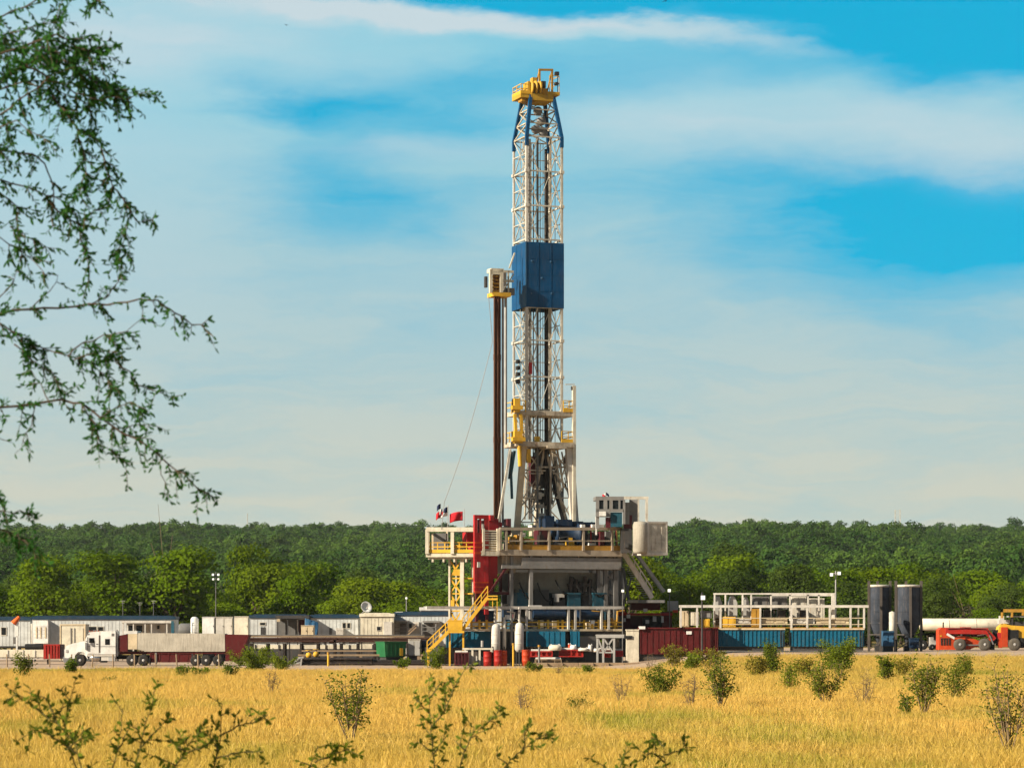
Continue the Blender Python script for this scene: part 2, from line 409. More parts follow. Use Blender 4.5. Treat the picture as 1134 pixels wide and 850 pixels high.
LM = dict(
 bright = leafmat('foliage_yellow_green', (.070,.132,.004), (.180,.235,.010), .42, nscale=.35),
 mid = leafmat('foliage_mid_green', (.066,.130,.004), (.165,.235,.010), .42, nscale=.35),
 dark = leafmat('foliage_dark_green', (.040,.070,.012), (.095,.140,.024), .4, nscale=.35),
 grey = leafmat('foliage_grey_brown', (.095,.082,.055), (.15,.125,.085), .2, nscale=.35),
 far = leafmat('foliage_far', (.026,.078,.016), (.105,.175,.026), .3, inst=True, nscale=.25),
 tree = leafmat('foliage_near_tree', (.022,.100,.020), (.085,.22,.045), .58, nscale=3.),
 bush = leafmat('foliage_bush', (.10,.165,.010), (.26,.30,.030), .48, nscale=1.2),
 bushd = leafmat('foliage_bush_dark', (.085,.135,.012), (.24,.265,.034), .48, nscale=1.2),
 bushy = leafmat('foliage_bush_yellow', (.17,.16,.020), (.30,.25,.035), .4, nscale=1.2),
 sap = leafmat('foliage_sapling', (.080,.130,.014), (.22,.26,.035), .45, nscale=3.),
)
# far wooded hill: one mass
fp = []
for i in range(7):
    (V, F), lb = crown(100+i, (7.5,6.4,8.4,7.,7.8,6.0,8.8)[i], (9.,10.,8.4,9.5,8.6,9.8,8.4)[i], 8+i*2, 700, .48, low=.02)
    fp.append(rawmesh('far_crown', V, F, LM['far']))
rs = np.random.RandomState(11); pts=[]; rot=[]; scl=[]; idx=[]; tint=[]
y = 436.
while y < 1640:
    xw = .205*y+85; st = 6.2 if y < 900 else 7.0
    for x in np.arange(-xw, xw, st):
        xx = x+rs.uniform(-3,3); yy = y+rs.uniform(-3.2,3.2)
        if mnoise.noise(Vector((xx/38., yy/38., 4.))) < -.42 and rs.rand() < .8: continue
        sb = rs.uniform(.55,1.15)*(1+.35*mnoise.noise(Vector((xx/50., yy/50., 7.))))
        if rs.rand() < .02: sb *= 1.3
        pts.append((xx, yy, gz(xx, yy)-.3)); rot.append((0,0,rs.uniform(0,6.28))); scl.append((sb, sb, sb*rs.uniform(.8,1.15)))
        idx.append(rs.randint(0,7)); tint.append(max(0, min(1, .40+1.1*mnoise.noise(Vector((xx/40., yy/70., 1.)))+.5*mnoise.noise(Vector((xx/130., yy/160., 6.)))+rs.uniform(-.28,.28))))
    y += st*.95
scatter('wooded_hill', pts, rot, scl, idx, tint, fp, 'far wooded hillside of dense green trees rising behind the drilling site', 'woodland')

# near belt of trees, each its own thing
PROT = {}
def prototype(kind, v):
    h, w = {'bright':(8.4,9.5),'mid':(8.8,9.5),'dark':(9.2,9.5),'grey':(7.2,8.0)}[kind]
    sd = 200+v*7+sum(map(ord, kind)) % 50
    fh, fw, nl_ = ((.82,1.25,13),(1.,1.,20),(1.22,.85,26))[v]; h *= fh; w *= fw
    (V, F), lb = crown(sd, h, w, nl_, 6800 if kind != 'grey' else 1700, .205 if kind != 'grey' else .17, low=.04)
    t = thing('tree', '', 'tree')
    rawmesh('crown', V, F, LM[kind], parent=t)
    mb = trunk_mb(sd, h, w, lb, .2)
    if kind == 'grey':
        r = random.Random(sd)
        for l in lb:
            for q in range(14):
                p = Vector(l[:3]); e = p + Vector((r.gauss(0,1),r.gauss(0,1),r.gauss(.3,.8)))*l[3]*.8
                mb.path([p.lerp(Vector((0,0,h*.3)), .3), p, e], [.06,.04,.015], 3)
    mb.build('trunk', M['bark'] if kind != 'grey' else M['twig'], t)
    return t
def in_front(px):
    for a, b, s in ((-80,30,'leftmost trailer'),(30,195,'long white trailer'),(195,262,'white cabinets'),(262,400,'pipe racks'),
                    (400,500,'satellite dish trailers'),(500,690,'rig substructure'),(690,760,'dark red pump house'),(760,955,'blue mud tanks'),(955,1025,'two dark silos'),(1025,1300,'white tanker')):
        if a <= px < b: return s
    return 'site'
words_kind = {'bright':'Yellow-green bushy tree','mid':'Mid-green round-crowned tree','dark':'Dark green dense tree','grey':'Grey-brown half-bare tree'}
def belt_tree(kind, px, d, hs, label=None, ws=None):
    v = rt.randint(0, 2); key = (kind, v)
    x = (px-CX)*d/FPX
    if key not in PROT: PROT[key] = prototype(kind, v); t = PROT[key]
    else: t = dup(PROT[key])
    t.location = (x, d, gz(x, d)); t.rotation_euler = (0,0,rt.uniform(0,6.28)); ws = ws or hs*rt.uniform(.86,1.16); t.scale = (ws, ws, hs)
    row = 'front row' if d < 356 else ('middle row' if d < 392 else 'back row')
    t['label'] = label or f"{words_kind[kind].lower()} in the {row}, behind the {in_front(px)}"
    if not label: t['group'] = f"{words_kind[kind].lower()}s, {row}, behind the {in_front(px)}"
    elif 'group' in t: del t['group']
    return t
rt = random.Random(77)
d = 334.
while d < 432:
    xw = .188*d+13; x = -xw+rt.uniform(0,4)
    while x < xw:
        px = CX+x*FPX/d; dd = d+rt.uniform(-4,4); nz = mnoise.noise(Vector((x/26., d/40., 2.2)))
        left = px < 480
        if left: kind = 'bright' if nz > -.22 and d < 385 else ('mid' if nz > -.05 or d < 385 else 'dark')
        else: kind = 'dark' if nz > .12 else ('bright' if nz < -.2 and d < 400 else 'mid')
        if rt.random() < .035: kind = 'grey'
        hs = rt.uniform(.80,1.22)*(1+.26*mnoise.noise(Vector((x/18., d/18., 6.))))
        if d < 345: hs *= .58
        belt_tree(kind, px, dd, hs)
        x += rt.uniform(6.6,9.2)
    d += 11.
belt_tree('bright', 282, 372, 1.75, 'tallest yellow-green tree rising above the belt, left of the rig near the twin lamps', 1.15)
belt_tree('grey', 218, 395, 1.75, 'grey leafless tree standing above the belt behind the left floodlight pole', 1.5)
belt_tree('bright', 870, 362, .95, 'brightest yellow-green low tree behind the shale shaker frame', 1.0)
belt_tree('dark', 822, 404, 1.45, 'big dark rounded tree left of the right floodlight pole', 1.3)
belt_tree('grey', 1068, 345, .75, 'low grey-brown brush behind the white tanker', 1.1)
# ------------------------------------------------------------------ the drilling rig
FR = Frame(595.5, 255, 20)
rig = FR.thing('drilling_rig', 'tall white and blue lattice-mast drilling rig standing in the centre of the site', 'drilling rig')
A = FR.at
SPLIT = {'porch_wall','support','landing_leg','post','valve','pipe_flange','deep_wall','power_pack','pump_motor','tool_cabinet','control_panel','white_locker','inner_panel','gauge','grey_cabinet','small_tank','pipe_stub','white_lamp_box','side_panel','lower_panel','lamp_cover','landing','lower_wall','boom_recess','engine','bearer','drawworks_guard','iron_roughneck','top_machinery','stair_head','base_box','lock_bar','hose_reel','drum_cover','tarp_wall','stand','air_conditioner','body','chassis','wall','pump','cradle','side','mat','beacon','mast','panel'}
def rb(name, m, boxes, parent=None, F=None, extra=None, **kw):
    """one part made of boxes given as (x0,y0,x1,y1,ly,depth)"""
    F = F or FR; P_ = parent if parent is not None else rig
    if name in SPLIT and len(boxes) > 1 and not extra:
        for b in boxes: F.box(m1 := MB(), *b); o = m1.build(name, M[m], P_, **kw)
        return o
    mb = MB()
    for b in boxes: F.box(mb, *b)
    if extra: extra(mb)
    return mb.build(name, M[m], parent if parent is not None else rig, **kw)
H = 1.72
def zz(py): return A(595.5, py, 0).z
# --- mast: four legs, bracing per bay
LV = [155,193,231,268,305,343,379,419,457,492]
ZL = [zz(v) for v in LV]
corner = [(-H,-H),(H,-H),(H,H),(-H,H)]
for (cx, cy) in corner:
    mb = MB(); mb.bar((cx,cy,ZL[-1]),(cx,cy,ZL[0]), .21 if cy < 0 else .18)
    for z, v in zip(ZL[1:-1], LV[1:-1]):
        if not 260 < v < 350: mb.box(cx-.19,cx+.19,cy-.19,cy+.19,z-.14,z+.14)
    mb.build('mast_leg', M['offwhite'] if cx < 0 else M['greywhite'], rig)
bays = MB()
for i in range(len(ZL)-1):
    z1, z0 = ZL[i], ZL[i+1]; zm = (z0+z1)/2
    if 268 <= LV[i] < 343: continue
    for k, (a, b) in enumerate(((0,3),(1,2),(3,2))):
        p, q = corner[a], corner[b]; pm = ((p[0]+q[0])/2, (p[1]+q[1])/2)
        bays.bar((*p,z0),(*q,z0), .13); 
        bays.bar((*p,z0),(*pm,zm), .065); bays.bar((*q,z0),(*pm,zm), .065); bays.bar((*p,z1),(*pm,zm), .065); bays.bar((*q,z1),(*pm,zm), .065); bays.bar((*pm,z0),(*pm,z1), .05)
        bays.bar((*p,zm),(*q,zm), .07)
bays.build('mast_bracing', M['greywhite'], rig)
for i in range(len(ZL)):
    if 268 < LV[i] < 343: continue
    fb = MB(); fb.bar((-H,-H-.02,ZL[i]),(H,-H-.02,ZL[i]), .12)
    if i == len(ZL)-1 or 268 <= LV[i] < 343: fb.build('front_brace', M['greywhite'], rig); continue
    z1, z0 = ZL[i], ZL[i+1]
    fb.bar((-H,-H,z0),(-.62,-H,z1), .09); fb.bar((-H+.05,-H,z1),(-.62,-H,z0), .07)
    fb.bar((H,-H,z0),(.62,-H,z1), .075); fb.bar((H-.05,-H,z1),(.62,-H,z0), .07)
    if i % 2: fb.bar((-.62,-H,z0),(.62,-H,z1), .05)
    fb.build('front_brace', M['greywhite'], rig)
for lx, ly, w, m, nm in ((-.62,-H+.12,.15,'midgrey','guide_rail'),(.68,-H+.15,.14,'rustwhite','guide_rail'),(-.9,-.2,.22,'grey','standpipe')):
    mb = MB(); mb.bar((lx,ly,zz(575)),(lx,ly,ZL[0]), w); mb.build(nm, M[m], rig)
mb = MB(); mb.tube((.42,-1.0,zz(560)),(.42,-1.0,ZL[0]-1), .15, 8); mb.tube((.62,-.9,zz(560)),(.62,-.9,ZL[0]-3), .07, 6); mb.build('hose_run', M['rack'], rig)
mb = MB()
for x in (-.17,-.05,.08,.2): mb.tube((x,0,zz(520)),(x,0,zz(118)), .02, 5)
mb.build('drilling_line', M['galv'], rig)
mb = MB()   # ladder with safety hoops inside the left face
for y in (-.5,-.05): mb.bar((-H+.25,y,zz(560)),(-H+.25,y,ZL[0]), .06)
for i in range(90):
    z = zz(560)+i*(ZL[0]-zz(560))/90; mb.bar((-H+.25,-.5,z),(-H+.25,-.05,z), .035)
mb.build('mast_ladder', M['beige'], rig)
mb = MB()
for y in (398,405,412,420): FR.box(mb, 573, y, 576, y+4, -H+1.2, .5)
mb.build('ladder_rest', M['black'], rig)
mb = MB(); FR.box(mb, 586,401,589.5,414,-H-.15,.1); mb.build('red_safety_sign', M['red'], rig)
# --- blue wind wall: left and front sheets with stiffeners and rivets
mb = MB(); zt, zb = zz(271.5), zz(343); e = H+.16
mb.box(-e,e,-e,-e+.06,zb,zt).box(-e,-e+.06,-e+.064,e,zb,zt).box(e-.06,e,-e+.064,e,zb,zt).box(-e+.064,e-.064,e-.06,e,zb,zt)
w = mb.build('wind_wall', M['panel'], rig)
mb = MB()
for x, y in ((589,289),(610,290),(600,308),(588,325),(611,325)):
    p = A(x, y, -e); mb.lathe([(.03,-.03),(.10,-.03),(.10,0),(.02,0)], (p.x,-e-.004,p.z), 10, 'y')
mb.build('bolt_plate', M['steelblue'], w)
mb = MB(); mb.box(-e-.035,-e+.07,-e-.035,-e-.003,zb-.03,zt+.03); mb.build('corner_trim', M['steelblue'], w)
mb = MB()
for x in (-.62,.62): mb.box(x-.03,x+.03,-e-.02,-e-.003,zb,zt); mb.box(-e-.02,-e-.003,x-.03,x+.03,zb,zt)
for f in (.25,.5,.75): z=zb+(zt-zb)*f; mb.box(-e+.1,e,-e-.016,-e-.004,z-.03,z+.03); mb.box(-e-.016,-e-.004,-e+.1,e,z-.03,z+.03)
mb.build('seam', M['panel'], w)
# --- blue tapered head
zc0, zc1 = ZL[0], zz(109); H2 = 1.12
for cx, cy in ((-1,-1),(1,-1),(1,1),(-1,1)):
    mb = MB(); mb.bar((cx*H,cy*H,zc0-.9),(cx*H,cy*H,zc0+.02), .29); mb.bar((cx*H,cy*H,zc0),(cx*H2,cy*H2,zc1), .30); mb.build('head_leg', M['panel'], rig)
mb = MB()
for j in range(3):
    t0, t1 = j/3, (j+1)/3; h0, h1 = H+(H2-H)*t0, H+(H2-H)*t1; z0, z1 = zc0+(zc1-zc0)*t0, zc0+(zc1-zc0)*t1
    for sx, sy, ex, ey in ((-1,1,1,1),(-1,-1,-1,1),(1,-1,1,1)):
        mb.bar((sx*h0,sy*h0,z0),(ex*h1,ey*h1,z1), .09); mb.bar((ex*h0,ey*h0,z0),(sx*h1,sy*h1,z1), .09); mb.bar((sx*h0,sy*h0,z0),(ex*h0,ey*h0,z0), .11)
    mb.bar((-h0,-h0,z0),(h0,-h0,z0), .10)
mb.build('head_bracing', M['rustwhite'], rig)
mb = MB()
for x, z in ((-.3,.9),(.25,1.7),(.45,.6),(-.1,2.6)): mb.lathe([(.06,-.12),(.42,-.12),(.42,.12),(.06,.12)], (x,-.3,zc0+z), 14, 'y')
mb.box(-.8,.75,-.5,-.4,zc0+.9,zc0+1.1)
mb.build('head_sheave', M['grey'], rig)
# --- crown block
def crail(mb, pts, z, h, w=.06):
    for i, p in enumerate(pts):
        mb.bar((*p,z),(*p,z+h), w)
        if i: 
            for f in (1., .55): mb.bar((*pts[i-1],z+h*f),(*p,z+h*f), w)
mb = MB(); FR.box(mb, 576.5,103.5,588,107.5,-1.2,2.3); FR.box(mb, 588.2,105,613,110.5,-1.3,2.5); FR.box(mb, 606,102.2,620,104.8,-1.2,2.2)
mb.build('crown_platform', M['crown'], rig)
mb = MB(); p = A(576.8,103.5,-1.2); q = A(588,103.5,-1.2); p2 = A(620,102.3,-1.2)
crail(mb, [(q.x,-1.15),((p.x+q.x)/2,-1.15),(p.x+.05,-1.15),(p.x+.05,0),(p.x+.05,1.05),(q.x,1.05)], p.z, .9)
crail(mb, [(p2.x-1.0,-1.15),(p2.x-.05,-1.15),(p2.x-.05,.9)], p2.z, 1.5, .05)
mb.box(p.x,q.x,-1.23,-1.2,p.z,p.z+.3); mb.box(p.x-.03,p.x,-1.19,1.1,p.z,p.z+.3)
mb.build('crown_railing', M['yellow'], rig)
mb = MB()
for x in (588,592.5,597): 
    c = A(x,97.5,-.9); mb.lathe([(.10,-.09),(.62,-.09),(.68,0),(.62,.09),(.10,.09)], (c.x,-.9,c.z), 18, 'x')
FR.box(mb, 585,90,587,105,-1.2,1.4); FR.box(mb, 599,91,601,105,-1.2,1.4); FR.box(mb,586,96,601,98.5,-1.0,.2)
FR.box(mb, 590,86,595,92,-.8,.7)
mb.build('crown_sheave', M['crown'], rig)
mb = MB(); FR.box(mb, 601,98,606,105,-1.3,1.2); FR.box(mb,578,107,582,112,-1,1); FR.box(mb,586,110,592,113,-1,1.2)
mb.build('sheave_housing', M['ochre'], rig)
mb = MB(); zt = zz(77); zb = zz(104)
for x in (597.5,611.5):
    p = A(x,77,-1.1); mb.bar((p.x,-1.1,zb),(p.x,-1.1,p.z), .16); mb.bar((p.x,.4,zb),(p.x,-1.1,p.z), .10)
p, q = A(597.5,77.5,-1.1), A(611.5,77.5,-1.1); mb.bar((p.x-.08,-1.1,p.z),(q.x+.08,-1.1,q.z), .18)
mb.build('gin_pole', M['ochre'], rig)
mb = MB(); FR.box(mb, 615.6,79.5,619.4,83,-1.2,.4); FR.box(mb,615.4,91,618.4,94,-1.2,.4); p = A(617.6,82,-1.1); mb.bar((p.x,-1.1,zz(104)),(p.x,-1.1,p.z),.06); FR.box(mb,600,90,604.5,97,-.9,.6)
mb.build('beacon_lamp', M['steel'], rig)
# --- lower mast: spread legs, platforms, top drive
def leg(x0, x1, w, m, ly, yb=592):
    mb = MB(); p = A(x0,490,ly); q = A(x1,yb,ly); mb.bar(p, q, w, .45); mb.box(q.x-.5,q.x+.5,ly-.4,ly+.4,q.z-.1,q.z+.35); mb.build('mast_foot_leg', M[m], rig)
leg(580,572,.50,'beige',-H); leg(630,637,.72,'offwhite',-H); leg(601,593,.40,'rustwhite',H); leg(611,627,.40,'rustwhite',H)
mb = MB()
for p, q, w in (((603,497,-.9),(590,560,-.9),.20),((603,497,-.9),(628,578,-.9),.22),((593,517,-1.2),(626,517,-1.2),.16),((580,520,-1.5),(604,521,-1.5),.12),
                ((586,497,0),(581,575,0),.14),((617,497,-1.3),(624,540,-1.3),.15),((632,497,-1.6),(612,560,-1.2),.10),((577,560,-1.5),(598,538,-1.2),.12),((622,500,.5),(636,575,.5),.12)):
    mb.bar(A(*p), A(*q), w)
for i in range(3):
    y0, y1 = 497+i*27, 524+i*27
    for a, b, l in ((582-i*2.6,601-i*2.6,-1.4),(612+i*4,631+i*2,-1.4),(601-i*2.5,613+i*4.3,1.6)):
        mb.bar(A(a,y0,l),A(b,y1,l),.10); mb.bar(A(b,y0,l),A(a,y1,l),.08); mb.bar(A(a,y1,l),A(b,y1,l),.10)
mb.build('lower_bracing', M['rustwhite'], rig)
rq = random.Random(31)
for i in range(26):
    x, y = rq.uniform(584,626), rq.uniform(498,560); ln = rq.uniform(10,34); l = rq.uniform(-1.2,1.3); mb = MB(); k = rq.random()
    if k < .45: mb.path([A(x,y,l),A(x+rq.uniform(-1.5,1.5),y+ln,l)],rq.uniform(.04,.10),6); mb.build('pipe', M[rq.choice(['steel','rust','rustwhite','rack','midgrey'])], rig)
    elif k < .75: a, b = A(x,y,l), A(x+rq.uniform(-9,9),y+ln,l); c = a.lerp(b,.5)+Vector((rq.uniform(-.4,.4),0,-.5)); mb.path([a,a.lerp(c,.5)+Vector((0,0,-.1)),c,b],rq.uniform(.03,.06),6); mb.build('cable', M[rq.choice(['black','steel','rack'])], rig)
    else: w = rq.uniform(2,5); h_ = rq.uniform(3,8); FR.box(mb,x,y,x+w,y+h_,l,.5); FR.box(mb,x+w*.2,y-2,x+w*.5,y-.03,l+.1,.2); mb.build('fitting', M[rq.choice(['rustwhite','rust','maroon','grey','steel','ochre'])], rig)
for i, x in enumerate((590.5,595.2,598.5,601)):
    mb = MB(); mb.tube(A(x,560,.3*i-.4),A(x+.4,160,.3*i-.4),.035 if i else .06,5); mb.build('cable', M['steel'], rig)
mb = MB(); mb.bar(A(565,497,-2.2), A(551.5,582,-2.6), .22); mb.build('raising_strut', M['greywhite'], rig)
mb = MB(); mb.path([A(570,499,-2),A(566,525,-2),A(567,552,-2)], .13, 7); mb.path([A(567,500,-1.5),A(563.5,530,-1.6)], .09, 6); mb.build('hydraulic_ram', M['teal'], rig)
mb = MB()
FR.box(mb,596,500,608,519,-.8,1.4); FR.box(mb,595,521,606,540,-.7,1.3); FR.box(mb,605,505,610,583,-.5,.6); FR.box(mb,597,542,604,556,-.6,1.0)
c = A(601,497,-.2); mb.lathe([(.1,-.3),(.75,-.3),(.75,.3),(.1,.3)], (c.x,-.2,c.z), 16, 'y'); mb.tube(A(600,556,-.2), A(600,600,-.2), .12, 8)
td = mb.build('top_drive', M['steel'], rig)
mb = MB(); FR.box(mb,592,545,600,552,-1,.5); FR.box(mb,600,546,606,549,-1,.4); FR.box(mb,594,558,603,562,-1,.5); FR.box(mb,597,568,604,571,-1,.5); FR.box(mb,593,530,596,548,-.9,.4); mb.build('link_arm', M['greywhite'], td)
mb = MB(); FR.box(mb,588,505,593,537,-1.1,.7); mb.build('tool_rack', M['maroon'], rig)
mb = MB(); mb.path([A(611,523,-1),A(615,545,-1.2),A(620,563,-1.4),A(626,585,-1.5)], .17, 8); mb.build('kelly_hose', M['black'], rig)
mb = MB(); FR.box(mb,571,490,636,493.5,-H-.7,3.6); FR.box(mb,574,456,637,459,-H-.3,3.2); FR.box(mb,600,453,612,462,-1.4,.9); FR.box(mb,606,493.6,628,496,-H-.85,3)
mb.build('work_platform', M['rustwhite'], rig)
mb = MB()
for yb, x0, x1 in ((490,572,580),(456,574.5,582)):
    p, q = A(x0,yb,-H-.6), A(x1,yb,-H-.6); crail(mb, [(q.x,-H-.6),(p.x,-H-.6),(p.x,-.4),(p.x,1.0)], p.z, 1.05, .07)
for yb, x0, x1 in ((490,622,636.5),(456,624,636.5)):
    p, q = A(x0,yb,-H-.3), A(x1,yb,-H-.3); crail(mb, [(p.x,-H-.3),((p.x+q.x)/2,-H-.3),(q.x,-H-.3),(q.x,1.2)], p.z, 1.05, .07); mb.box(p.x,q.x,-H-.34,-H-.28,p.z,p.z+.35)
mb.build('platform_railing', M['yellow'], rig)
mb = MB(); p = A(635.6,427,-H-.2); mb.bar((p.x,p.y,zz(583)),p, .30); mb.bar(A(626,425.5,-H-.2),A(636.5,425.5,-H-.2), .08); mb.build('stand_post', M['cream'], rig)
mb = MB(); FR.box(mb,633.6,427.5,637,431.5,-H-.3,.35); FR.box(mb,572.5,420,576,424.5,-H-.3,.35); mb.build('flood_lamp', M['steel'], rig)
mb = MB()
FR.box(mb,570,441,576,456,-H-.8,.8); FR.box(mb,567.5,449,579,453,-H-.9,.5); FR.box(mb,570,477,579,490,-H-.9,.9); FR.box(mb,568,484,582,488,-H-1.0,.5)
for x in (570,576.5): mb.bar(A(x,458,-H-.6),A(x+1.5,480,-H-.6),.25)
mb.tube(A(575,493,-H-.6),A(576,516,-H-.6),.2,8); FR.box(mb,584,497,588,512,-H-.3,.4); FR.box(mb,593,483,598,489,-H-.2,.4)
mb.build('hoist_winch', M['yellow'], rig)
# --- racking board with fingers, on the left of the mast
rk = rb('racking_board', 'yellow', [(546.5,324,566,327.5,-2.6,1.7)])
rb('cage', 'cream', [(542.5,298,545.5,324,-2.6,.25),(554,298,557.2,324,-2.6,.25),(544,297.5,558,301,-2.6,1.2),(543.5,301,554,303.5,-2.6,.2),(562.5,300,564,324,-1.4,.15),(557,299.5,569,301.5,-1.4,.15),(557,310,569,312,-1.4,.15)], rk,
   extra=lambda mb: (mb.bar(A(556,324,-1.2),A(569,303,-1.2),.1), mb.bar(A(564,297,-1.2),A(570,280,-1.2),.12), mb.bar(A(540,299,0),A(557,299,0),.15)))
rb('finger', 'ochre', [(544.5,305+i*4,553,306.6+i*4,-2.4,.8) for i in range(5)]+[(547,303.5,549,324,-1.7,.3)], rk)
rb('board_lamp', 'steel', [(537.6,306,540,318,-2.3,.4)], rk)
rb('board_bracket', 'grey', [(557.4,319,570,326,-1.2,.5),(557.5,300,561,324,-.8,.4)], rk)
mb = MB(); mb.tube(A(560,328,-1.3),A(560,492,-1.3),.14,8); mb.tube(A(556.8,328,-1.6),A(556.8,582,-1.6),.11,8); mb.build('board_riser', M['galv'], rig)
# --- guy cable
mb = MB(); a, b = A(545.5,378,-2.5), A(492,556,-3.2); mb.path([a.lerp(b,t)+Vector((0,0,-.9*math.sin(math.pi*t))) for t in [i/14 for i in range(15)]], .028, 4); a2 = A(541,327,-2.5); mb.tube(a2,a,.028,4); b2=A(489,586,-3.2); mb.tube(b,b2,.028,4)
mb.build('guy_cable', M['grey'], rig)
# --- main floor
LYF = -5.2
def railing(F, name, m, x0, x1, ytop, ybot, ly, posts, parent, w=.16, mids=(.5,)):
    mb = MB(); a, b = F.at(x0,ytop,ly), F.at(x1,ytop,ly)
    mb.bar(a, b, w*1.3)
    for x in posts: p = F.at(x,ytop,ly); q = F.at(x,ybot,ly); mb.bar((p.x,ly,q.z),(p.x,ly,p.z), w)
    for f in mids: y = ybot+(ytop-ybot)*f; mb.bar(F.at(x0,y,ly), F.at(x1,y,ly), w*.6)
    return mb.build(name, M[m], parent)
mb = MB(); FR.box(mb, 553,609.5,689,614.5,LYF,7); FR.box(mb,556,614.6,688,626,LYF+.5,.5); FR.box(mb,556,614.6,688,630,LYF+3,.6); FR.box(mb,560,614.6,571,634,LYF+1,8)
for x in (560,580,600,620,640,660,680): FR.box(mb, x,614.6,x+1.6,628,LYF+.3,.2)
mb.build('drill_floor', M['taupe'], rig)
rb('floor_beam', 'grey', [(578,618,688,628,LYF+.15,.15),(556,626.5,686,629,LYF+.1,.35)])
railing(FR,'floor_railing','taupe',553.5,688,585.3,609.5,LYF,[554,560.5,577,608,646,678,688],rig,.20,(.45,))
rb('toe_board', 'ochre', [(561,604,688,609,LYF+.06,.06)])  # yellow board painted darker ochre: shade on the front put into its colour
mb = MB()
for i in range(9): FR.box(mb,536,587+i*2.6,553,588.2+i*2.6,LYF+.1,.1)
FR.box(mb,534.5,585,537,614,LYF,.2); FR.box(mb,550.5,585,553.4,614,LYF,.2); mb.build('gate_panel', M['cream'], rig)
rb('gate_infill', 'yellow', [(538,599,550,611,LYF+.25,.08)])
rb('floor_end_beam', 'cream', [(533,610,553,615,LYF+.02,.3)])
# machinery on the floor
mb = MB(); FR.box(mb,611,577,646,606,-3.4,2.2); c=A(627,592,-3.6); mb.lathe([(.2,-1.2),(1.1,-1.2),(1.1,-1.0),(.8,-.95),(.8,.95),(1.1,1.0),(1.1,1.2),(.2,1.2)],(c.x,-3.5,c.z),18,'x'); FR.box(mb,603,571,614,584,-2,1.5); FR.box(mb,636,578,660,583,-3,1.6)
mb.build('drawworks', M['navy'], rig)
rb('drawworks_guard', 'navy', [(604,574,612,586,-4.4,.8),(618,575,634,582,-3.9,.6)])
rb('brake_housing', 'yellow', [(627,598,636,608,LYF+.6,1.0),(629,595,634,598,LYF+.7,.7)])
rb('iron_roughneck', 'ochre', [(573,592,580,608,LYF+.8,1),(566,594,571,608,LYF+.7,.8),(571,596,592,599,LYF+.9,.3),(583,600,590,608,LYF+.9,.8)])
rb('tool_cabinet', 'maroon', [(596,587,607,607,LYF+1.2,1.2),(664.5,588,669.5,606,LYF+.5,.6),(562,574,566,592,-3,1)])
rb('control_panel', 'midgrey', [(648,590,655,606,LYF+1.4,.8),(657,588,663,607,LYF+1.5,.8),(671,588,677,607,LYF+1.8,.8),(612,601,626,608,LYF+.8,.5)])
rb('white_locker', 'bag', [(652.5,601,660,606,LYF+.5,.5),(644,580.5,648,584,LYF+.5,.4),(656,580.5,669,584,LYF+.6,.4),(578,590,582,594,LYF+.3,.3),(589,581,594,584,-1,1)])
# --- left side platform (catwalk end)
F2 = Frame(505, 250, -6); F2.Z = gz(F2.X, F2.Y)
pl = F2.thing('catwalk_platform', 'cream and yellow railed platform standing left of the red tower on lattice legs', 'platform')
mb = MB(); F2.box(mb,471.5,612.5,532,616.5,-1.5,5.0); F2.box(mb,474,616.6,530,619,-1.2,.3)
for x in (478,490,502,515): F2.box(mb,x,617,x+2,622,-1.3,.6)
mb.build('deck', M['cream'], pl)
railing(F2,'railing','cream',472.5,526,586,613,-1.5,[473,501],pl,.30,()); 
mb = MB(); F2.box(mb,473,604.5,527,605.8,-1.45,.06); F2.box(mb,475,608,526,612,-1.44,.05); F2.box(mb,473,600,527,600.9,-1.45,.06)
for x in (476,484,492,508,516): F2.box(mb,x,600,x+1,612,-1.4,.06)
mb.build('toe_board', M['yellow'], pl)
mb = MB(); F2.box(mb,473.5,586,475.5,613,3.2,.2); F2.box(mb,494,586,496,613,2.0,.2); F2.box(mb,478,590,480,612,3.2,.2); mb.bar(F2.at(473,586.5,-1.4),F2.at(473,586.5,3.3),.2); mb.bar(F2.at(473,587,3.3),F2.at(528,587,3.3),.2); mb.build('back_railing', M['beige'], pl)
rb('control_box','midgrey',[(480,590,494,609,1.5,1.5)],pl,F2); rb('drum_cover','yellow',[(502,603,514,607,-.8,1.0),(498,601,501,606,-1.3,.4)],pl,F2); rb('hose_reel','maroon',[(514,591,526,604,.2,1.2)],pl,F2)
for x, w, l in ((511.5,4.2,-1.0),(497.5,2.0,-.9),(523,2.4,-.5),(505,1.6,2.6)):
    rb('leg','cream',[(x-w/2,616.6,x+w/2,735,l,.35)],pl,F2)
mb = MB()
for y0,y1 in ((620,640),(640,657),(657,676),(676,697)):
    mb.bar(F2.at(498,y0,-.7),F2.at(511,y1,-.7),.17); mb.bar(F2.at(511,y0,-.72),F2.at(498,y1,-.72),.13); mb.bar(F2.at(498,y1,-.7),F2.at(524,y1,-.7),.13)
F2.box(mb,499,664,503,671,-.9,.3); F2.box(mb,502,630,510,637,-.9,.3); mb.build('brace', M['yellow'], pl)
